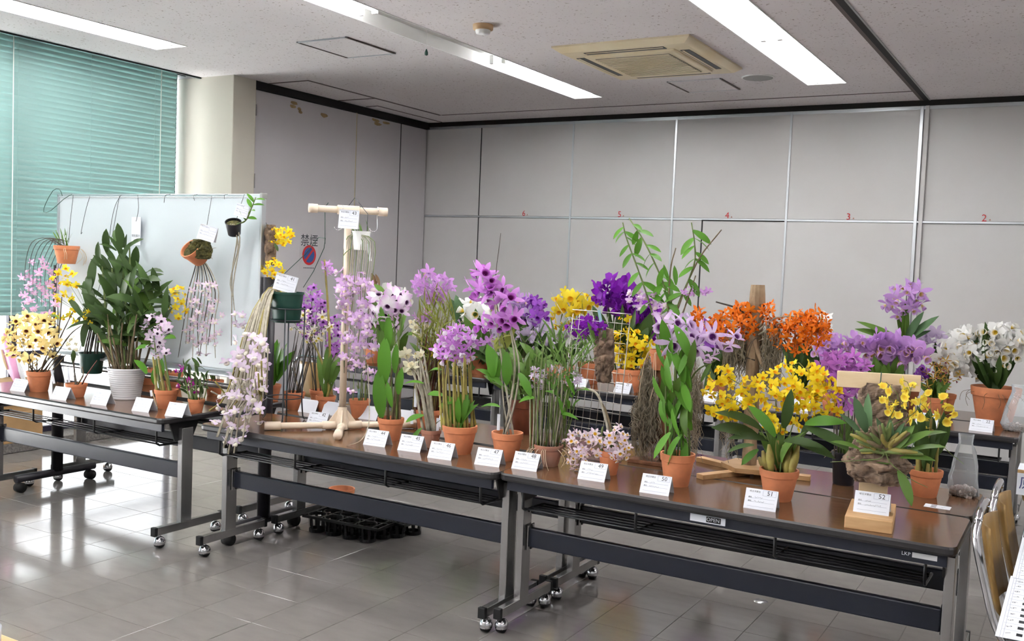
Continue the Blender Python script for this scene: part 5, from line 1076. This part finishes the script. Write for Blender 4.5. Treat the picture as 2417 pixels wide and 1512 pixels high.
p = Plant('orchid', 'yellow orchid with grassy leaves left of the purple one', (1390, 907), 58, 58, group=G4); p.canes(12, (1360, 750, 45, 40), .003, 'cane_green'); p.fl('chry', (1352, 715, 48, 26), 17, 44); p.fl('chry', (1330, 750, 28, 24), 8, 40); p.cloud(16, (1365, 745, 40, 40), 60, 'grass', 'leaf_yel', .3); p.lab(1405, 860, .08, 'label_blue')
p = Plant('orchid', 'dense golden yellow orchid in clay pot behind card 23', (1487, 926), 62, 62, group=G4); p.fl('chr', (1487, 822, 48, 42), 44, 38, stalk='cane_yel'); p.canes(12, (1487, 830, 38, 30), .003, 'cane_yel'); p.fl('chr', (1475, 752, 10, 6), 2, 30); p.roots(10, .1); p.fan(12, (1520, 790, 40, 40), 90, 'leaf', 'leaf_dark', .3)
p = Plant('orchid', 'white orchid with purple-stained lip left of the mauve-bloomed canes', (1130, 883), 54, 50, group=G4); p.fl('wcat', (1120, 742, 38, 28), 9, 66); p.fan(24, (1110, 795, 55, 50), 84, 'leaf', 'leaf', .2); p.cloud(20, (1090, 840, 70, 40), 60, 'leaf', 'leaf_dark', .4); p.fl('lil', (1090, 770, 14, 20), 4, 40); p.fan(5, (1075, 730, 14, 24), 70, 'wide', 'leaf_blue', .1)
p = Plant('orchid', 'lavender ruffled orchid behind the large mauve blooms', (1200, 891), 54, 50, group=G4); p.fl('lcat', (1222, 712, 28, 22), 11, 48); p.fl('lilw', (1215, 742, 34, 22), 10, 48); p.fan(22, (1215, 810, 50, 55), 80, 'leaf', 'leaf', .2)
p = Plant('orchid', 'violet orchid left of the yellow grassy one', (1262, 898), 54, 50, group=G4); p.fl('vio', (1256, 735, 30, 28), 18, 44); p.fan(22, (1255, 810, 48, 50), 76, 'leaf', 'leaf_dark', .2)
p = Plant('orchid', 'pale lilac orchid row low in the middle', (1300, 902), 54, 50, group=G4); p.fl('lilw', (1278, 795, 54, 26), 18, 50); p.fl('lilw', (1200, 800, 36, 24), 8, 46); p.cloud(26, (1190, 840, 90, 36), 64, 'leaf', 'leaf_dark', .4); p.canes(12, (1220, 800, 80, 40), .0025, 'cane_brown'); p.fan(24, (1290, 845, 60, 40), 76, 'leaf', 'leaf_dark', .2)
p = Plant('orchid', 'white orchid with leafy top in pale pot behind the white and purple one', (915, 861), 52, 60, 'white_paint', group=G4); p.fl('wcat', (920, 705, 34, 26), 8, 52); p.fan(12, (930, 735, 50, 40), 76, 'leaf', 'leaf', .2); p.fl('wcat', (880, 740, 16, 20), 4, 46)
p.cloud(16, (915, 790, 55, 60), 64, 'leaf', 'leaf', .4); p.canes(8, (930, 780, 45, 50), .003, 'cane_green')
p = Plant('orchid', 'withered brown orchid beside the pipe stand', (880, 857), 46, 44, group=G4); p.canes(9, (882, 690, 24, 26), .004, 'cane_dark', .1); p.cloud(18, (885, 685, 26, 34), 40, 'strap', 'leaf_brown', .6)
p = Plant('orchid', 'lilac and purple orchid glimpsed under the orange blooms', (1690, 940), 56, 52, group=G4); p.fl('vio', (1690, 790, 44, 26), 14, 44); p.fl('lilw', (1640, 760, 24, 18), 6, 46); p.fan(16, (1690, 860, 50, 30), 84, 'leaf', 'leaf_dark', .2)
p = Plant('orchid', 'dark-leaved orchid under the right orange blooms', (1890, 960), 56, 52, group=G4); p.fan(26, (1885, 850, 45, 34), 100, 'strap', 'leaf_dark', .15); p.fl('wcat', (1945, 765, 8, 12), 2, 46)
p = Plant('orchid', 'light green leafy plant behind the wire pot stand', (640, 946), 46, 44, group=G1)
p.fan(9, (672, 845, 26, 30), 90, 'leaf', 'leaf_bright', .2)
for a, b, n_, lb in ((1466, 927, 23, 'folded white card numbered 23 on the far table'), (2314, 1018, 22, 'folded white card numbered 22 below the large white orchid'), (1364, 915, None, 'folded card behind the mesh panel on the far table'), (1668, 947, None, 'folded card on the far table left of the log'), (1748, 955, None, 'folded card on the far table right of the log'), (1884, 968, None, 'folded card on the far table behind the yellow orchid'), (2185, 1003, None, 'folded card on the far table behind the cup-flowered orchid')):
    tent(a, b, n_, lb, -.1, w_=.13)
# ================================================================ furniture and odds
def chair(loc, rz, lb, first=None):
    t = thing('stacking_chair', lb, 'chair', loc, rz, 'plywood and chrome chairs')
    # local: faces +x, back at x=0
    for s_ in (-1, 1):
        yy = .19*s_
        MB().tube(spline([(.0, yy*.8, .80), (.0, yy, .74), (.035, yy, .60), (.075, yy, .47), (.13, yy, .40), (.2, yy, .385), (.40, yy, .395)], 24), .0125, 10).build('back_tube', 'chrome', t, True)
        MB().tube(spline([(.40, yy, .395), (.45, yy*1.05, .36), (.46, yy*1.12, .015)], 12), .0125, 10).build('leg', 'chrome', t, True)
        MB().tube(spline([(.16, yy*1.04, .385), (.08, yy*1.1, .2), (.03, yy*1.15, .015)], 8), .0125, 10).build('leg', 'chrome', t, True)
    MB().tube(spline([(.0, -.152, .80), (.0, -.1, .82), (.0, .1, .82), (.0, .152, .80)], 10), .0125, 10).build('top_tube', 'chrome', t, True)
    mb = MB(); n, k = 8, 8; vs = []
    for th in (0, .010):
        for i in range(k+1):
            u = i/k
            for j in range(n+1):
                v = -1+2*j/n; z = .50+.28*u; x = .012+.055*(1-u)**1.3+.03*(1-v*v)*-1+th+.016; vs.append((x, .165*v*(1-.08*u*u), z))
    N = (n+1)*(k+1); fs = [(i*(n+1)+j, i*(n+1)+j+1, (i+1)*(n+1)+j+1, (i+1)*(n+1)+j) for i in range(k) for j in range(n)]
    fs += [tuple(N+q for q in reversed(f)) for f in fs]
    for i in range(k): fs += [(i*(n+1), (i+1)*(n+1), N+(i+1)*(n+1), N+i*(n+1)), (i*(n+1)+n, N+i*(n+1)+n, N+(i+1)*(n+1)+n, (i+1)*(n+1)+n)]
    for j in range(n): fs += [(j, N+j, N+j+1, j+1), (k*(n+1)+j, k*(n+1)+j+1, N+k*(n+1)+j+1, N+k*(n+1)+j)]
    mb.add(vs, fs).build('backrest', 'plywood', t, True)
    MB().rbox(.08, .46, -.19, .19, .40, .413, .006).build('seat', 'plywood', t)
    return t
chair((-.262, 3.72, 0), 0, 'plywood chair with chrome frame, nearest the right table end')
chair((-.245, 4.14, 0), 0, 'plywood chair with chrome frame, second along the right table end')
chair((aty(737, 860, 5.6).x, 5.6, 0), 1.571, 'plywood chair back showing behind the middle tables')
# table with answer sheets at the right edge
t = thing('side_table', 'table at the right edge covered with white answer sheets', 'table', (-.12, 2.7, 0))
MB().rbox(0, .9, 0, 1.75, .67, .698, .006).build('tabletop', 'edge', t)
for x in (.3, .85):
    for y in (.05, 1.7): MB().rbox(x-.018, x+.018, y-.018, y+.018, 0, .67, .003).build('leg', 'steel', t)
for n_, (y0, y1, x0) in enumerate(((2.735, 3.33, -.145), (3.31, 3.86, -.14))):
    t = thing('answer_sheet', ['white numbered answer sheet at the bottom right corner', 'second white answer sheet, farther back'][n_], 'paper', (x0, y0, .699+.0012*n_))
    MB().rbox(0, .42, 0, y1-y0, 0, .0012, .0004, seg=1).build('sheet', 'paper', t)
    mb = MB(); mb2 = MB()
    for k in range(10):
        y = .03+k*.056
        if y > y1-y0-.02: break
        mb.box(.046, .060, y, y+.022, .0013, .0016); text(mb, str(k+1), Matrix.Translation((.026, y+.011, .0015)) @ Matrix.Rotation(-.9, 4, 'Z') @ Matrix.Scale(.022, 4)); mb2.box(.012, .41, y+.038, y+.0388, .0013, .0015)
    for x in (.010, .017, .09): mb2.box(x, x+.0008, 0, y1-y0, .0013, .0015)
    mb.build('print', 'ink', t); mb2.build('ruled_lines', 'pencil', t)
# stool with labelled box
t = thing('stool', 'chrome stool with brown seat under the labelled box', 'stool', (-.06, 5.98, 0))
MB().lathe([(0, .455), (.16, .455), (.175, .44), (.17, .42), (0, .42)], 24).build('seat', 'plywood', t, True)
for q in range(4): MB().tube([(.13*math.cos(q*1.57+.4), .13*math.sin(q*1.57+.4), .42), (.19*math.cos(q*1.57+.4), .19*math.sin(q*1.57+.4), .01)], .0125, 8).build('leg', 'chrome', t, True)
MB().tube([(.16*math.cos(q*.262), .16*math.sin(q*.262), .2) for q in range(24)], .008, 6, closed=True).build('foot_ring', 'chrome', t, True)
t = thing('collection_box', 'cardboard box with white label lettered in Japanese at the right edge', 'box', (-.26, 5.9, .457))
MB().rbox(0, .34, 0, .22, 0, .135, .003).build('carton', 'cardboard', t); MB().box(0, .34, .005, .215, .1352, .1362).build('top_paper', 'paper', t)
MB().box(.0, .33, -.002, -.001, .0, .118).build('front_paper', 'paper', t); text(MB(), '原種', Matrix.Translation((.085, -.003, .06)) @ Matrix.Rotation(math.pi/2, 4, 'X') @ Matrix.Scale(.075, 4)).build('lettering', 'ink_blue', t)
# black pot trays and saucer on the floor
cup = MB(); n = 16
for z0, z1, r in ((0, .02, .047), (.082, .1, .054)): cup.lathe([(r-.004, z0), (r, z0), (r+.001, z1), (r-.003, z1), (r-.004, z0)], n)
cup.disc((0, 0, .003), .046, n)
for k in range(8):
    q = k*.785; T = Matrix.Rotation(q, 4, 'Z'); cup.add([T @ V(v) for v in ((.047, -.008, .02), (.047, .008, .02), (.054, .008, .082), (.054, -.008, .082))], [(0, 1, 2, 3)])
cm = cup.mesh('cup', 'black')
for n_, (a, b, lb) in enumerate(((-3.81, 4.31, 'black plastic cup tray under the middle table, nearer the viewer'), (-3.73, 4.55, 'black plastic cup tray under the middle table, rear one'))):
    t = thing('pot_tray', lb, 'tray', (a, b, .0), .06 if n_ == 0 else -.1, 'black pot trays')
    for i in range(4):
        for j in range(2 if n_ else 3):
            if n_ == 0 and i == 0 and j == 0: pass
            inst('cup', cm, t, Matrix.Translation((.055+i*.118+(.03 if j % 2 else 0), j*.108-.05, .001)))
    k = 2 if n_ else 3
    mb = MB(); x0, x1, y0, y1 = -.01, .52, -.11, -.05+(k-1)*.108+.06
    for (a0, a1, b0_, b1) in ((x0, x1, y0, y0+.006), (x0, x1, y1-.006, y1), (x0, x0+.006, y0, y1), (x1-.006, x1, y0, y1)): mb.box(a0, a1, b0_, b1, .085, .101)
    for i in range(5): mb.box(-.004+i*.118, .004+i*.118, y0, y1, .092, .1)
    for j in range(k+1): mb.box(x0, x1, -.108+j*.108, -.1+j*.108, .092, .1)
    mb.build('deck', 'black', t)
t = thing('clay_pot', 'empty clay pot standing on the floor behind the black trays', 'pot', (-3.98, 4.74, 0)); inst('pot', pot_mesh('terra', .085, .13), t)
# potting soil boxes by the window
for n_, (x, y, lb) in enumerate(((-6.93, 4.06, 'brown cardboard carton with Japanese soil lettering by the window'), (-6.93, 3.38, 'brown cardboard carton at the left edge by the window'))):
    t = thing('cardboard_box', lb, 'box', (x-.30, y, .076), 0, 'soil cartons')
    MB().rbox(0, .28, 0, .62, 0, .47, .004).build('carton', 'cardboard', t); MB().box(.279, .2815, 0, .62, .23, .235).build('tape', 'det', t)
    if n_ == 0:
        T = Matrix.Translation((.2822, .40, .335)) @ TR; MB().box(-.13, .13, -.045, .045, 0, .0006, T=T).build('print_field', 'ink', t); text(MB(), '培養土', T @ Matrix.Translation((0, 0, .001)) @ Matrix.Scale(.082, 4)).build('lettering', 'cardboard', t)
# pink and yellow paper decoration and rack at the far left
t = thing('paper_ornament', 'pink and yellow curved paper ornament at the left edge', 'ornament', aty(25, 905, 4.25)); sp = mpp(aty(25, 905, 4.25))
def petalsheet(pts, w0, m, nm):
    mb = MB(); vs = []; n = len(pts)
    for i, (a, b) in enumerate(pts):
        for k in (-1, -.3, .3, 1): vs.append((aty(a+k*w0[i], b, 4.25+.03*(1-k*k)*-1)-V(t.location)))
    m2 = len(vs); vs += [v+V((0, .006, 0)) for v in vs]
    fs = [(i*4+k, i*4+k+1, i*4+k+5, i*4+k+4) for i in range(n-1) for k in range(3)]; fs += [tuple(m2+q for q in reversed(f)) for f in fs]
    mb.add(vs, fs).build(nm, m, t, True)
petalsheet([(8, 785), (12, 815), (24, 850), (34, 880), (38, 905)], [4, 14, 17, 14, 3], 'pink_cloth', 'petal_sheet'); petalsheet([(2, 825), (8, 850), (16, 872)], [3, 7, 2], 'chr_y' if 'chr_y' in M else 'wood_pale', 'inner_sheet'); petalsheet([(38, 845), (48, 875), (58, 905)], [2, 7, 3], 'paper_grey', 'outer_sheet')
# foreground table corner
t = thing('near_table', 'tan-edged table corner in the bottom left foreground', 'table', (-3.1, .55, 0))
MB().rbox(0, 1.09, 0, .765, .67, .70, .006).build('tabletop', 'wood', t); MB().box(.05, 1.02, .05, .715, .7, .701).build('paper_cover', 'paper', t)
for x in (.06, 1.0):
    for y in (.06, .7): MB().rbox(x-.02, x+.02, y-.02, y+.02, 0, .67, .003).build('leg', 'steel', t)
for n_, (x, y) in enumerate(((-2.1, 1.245), (-2.05, 1.27))): tag(MB().lathe([(0, 0), (.012, 0), (.014, .04), (.006, .05), (.006, .058), (0, .06)], 14).build('bottle', 'paper', None, True, (x, y, .701)), ['tiny white capped bottle at the bottom edge, left one', 'tiny white capped bottle at the bottom edge, right one'][n_], 'bottle')
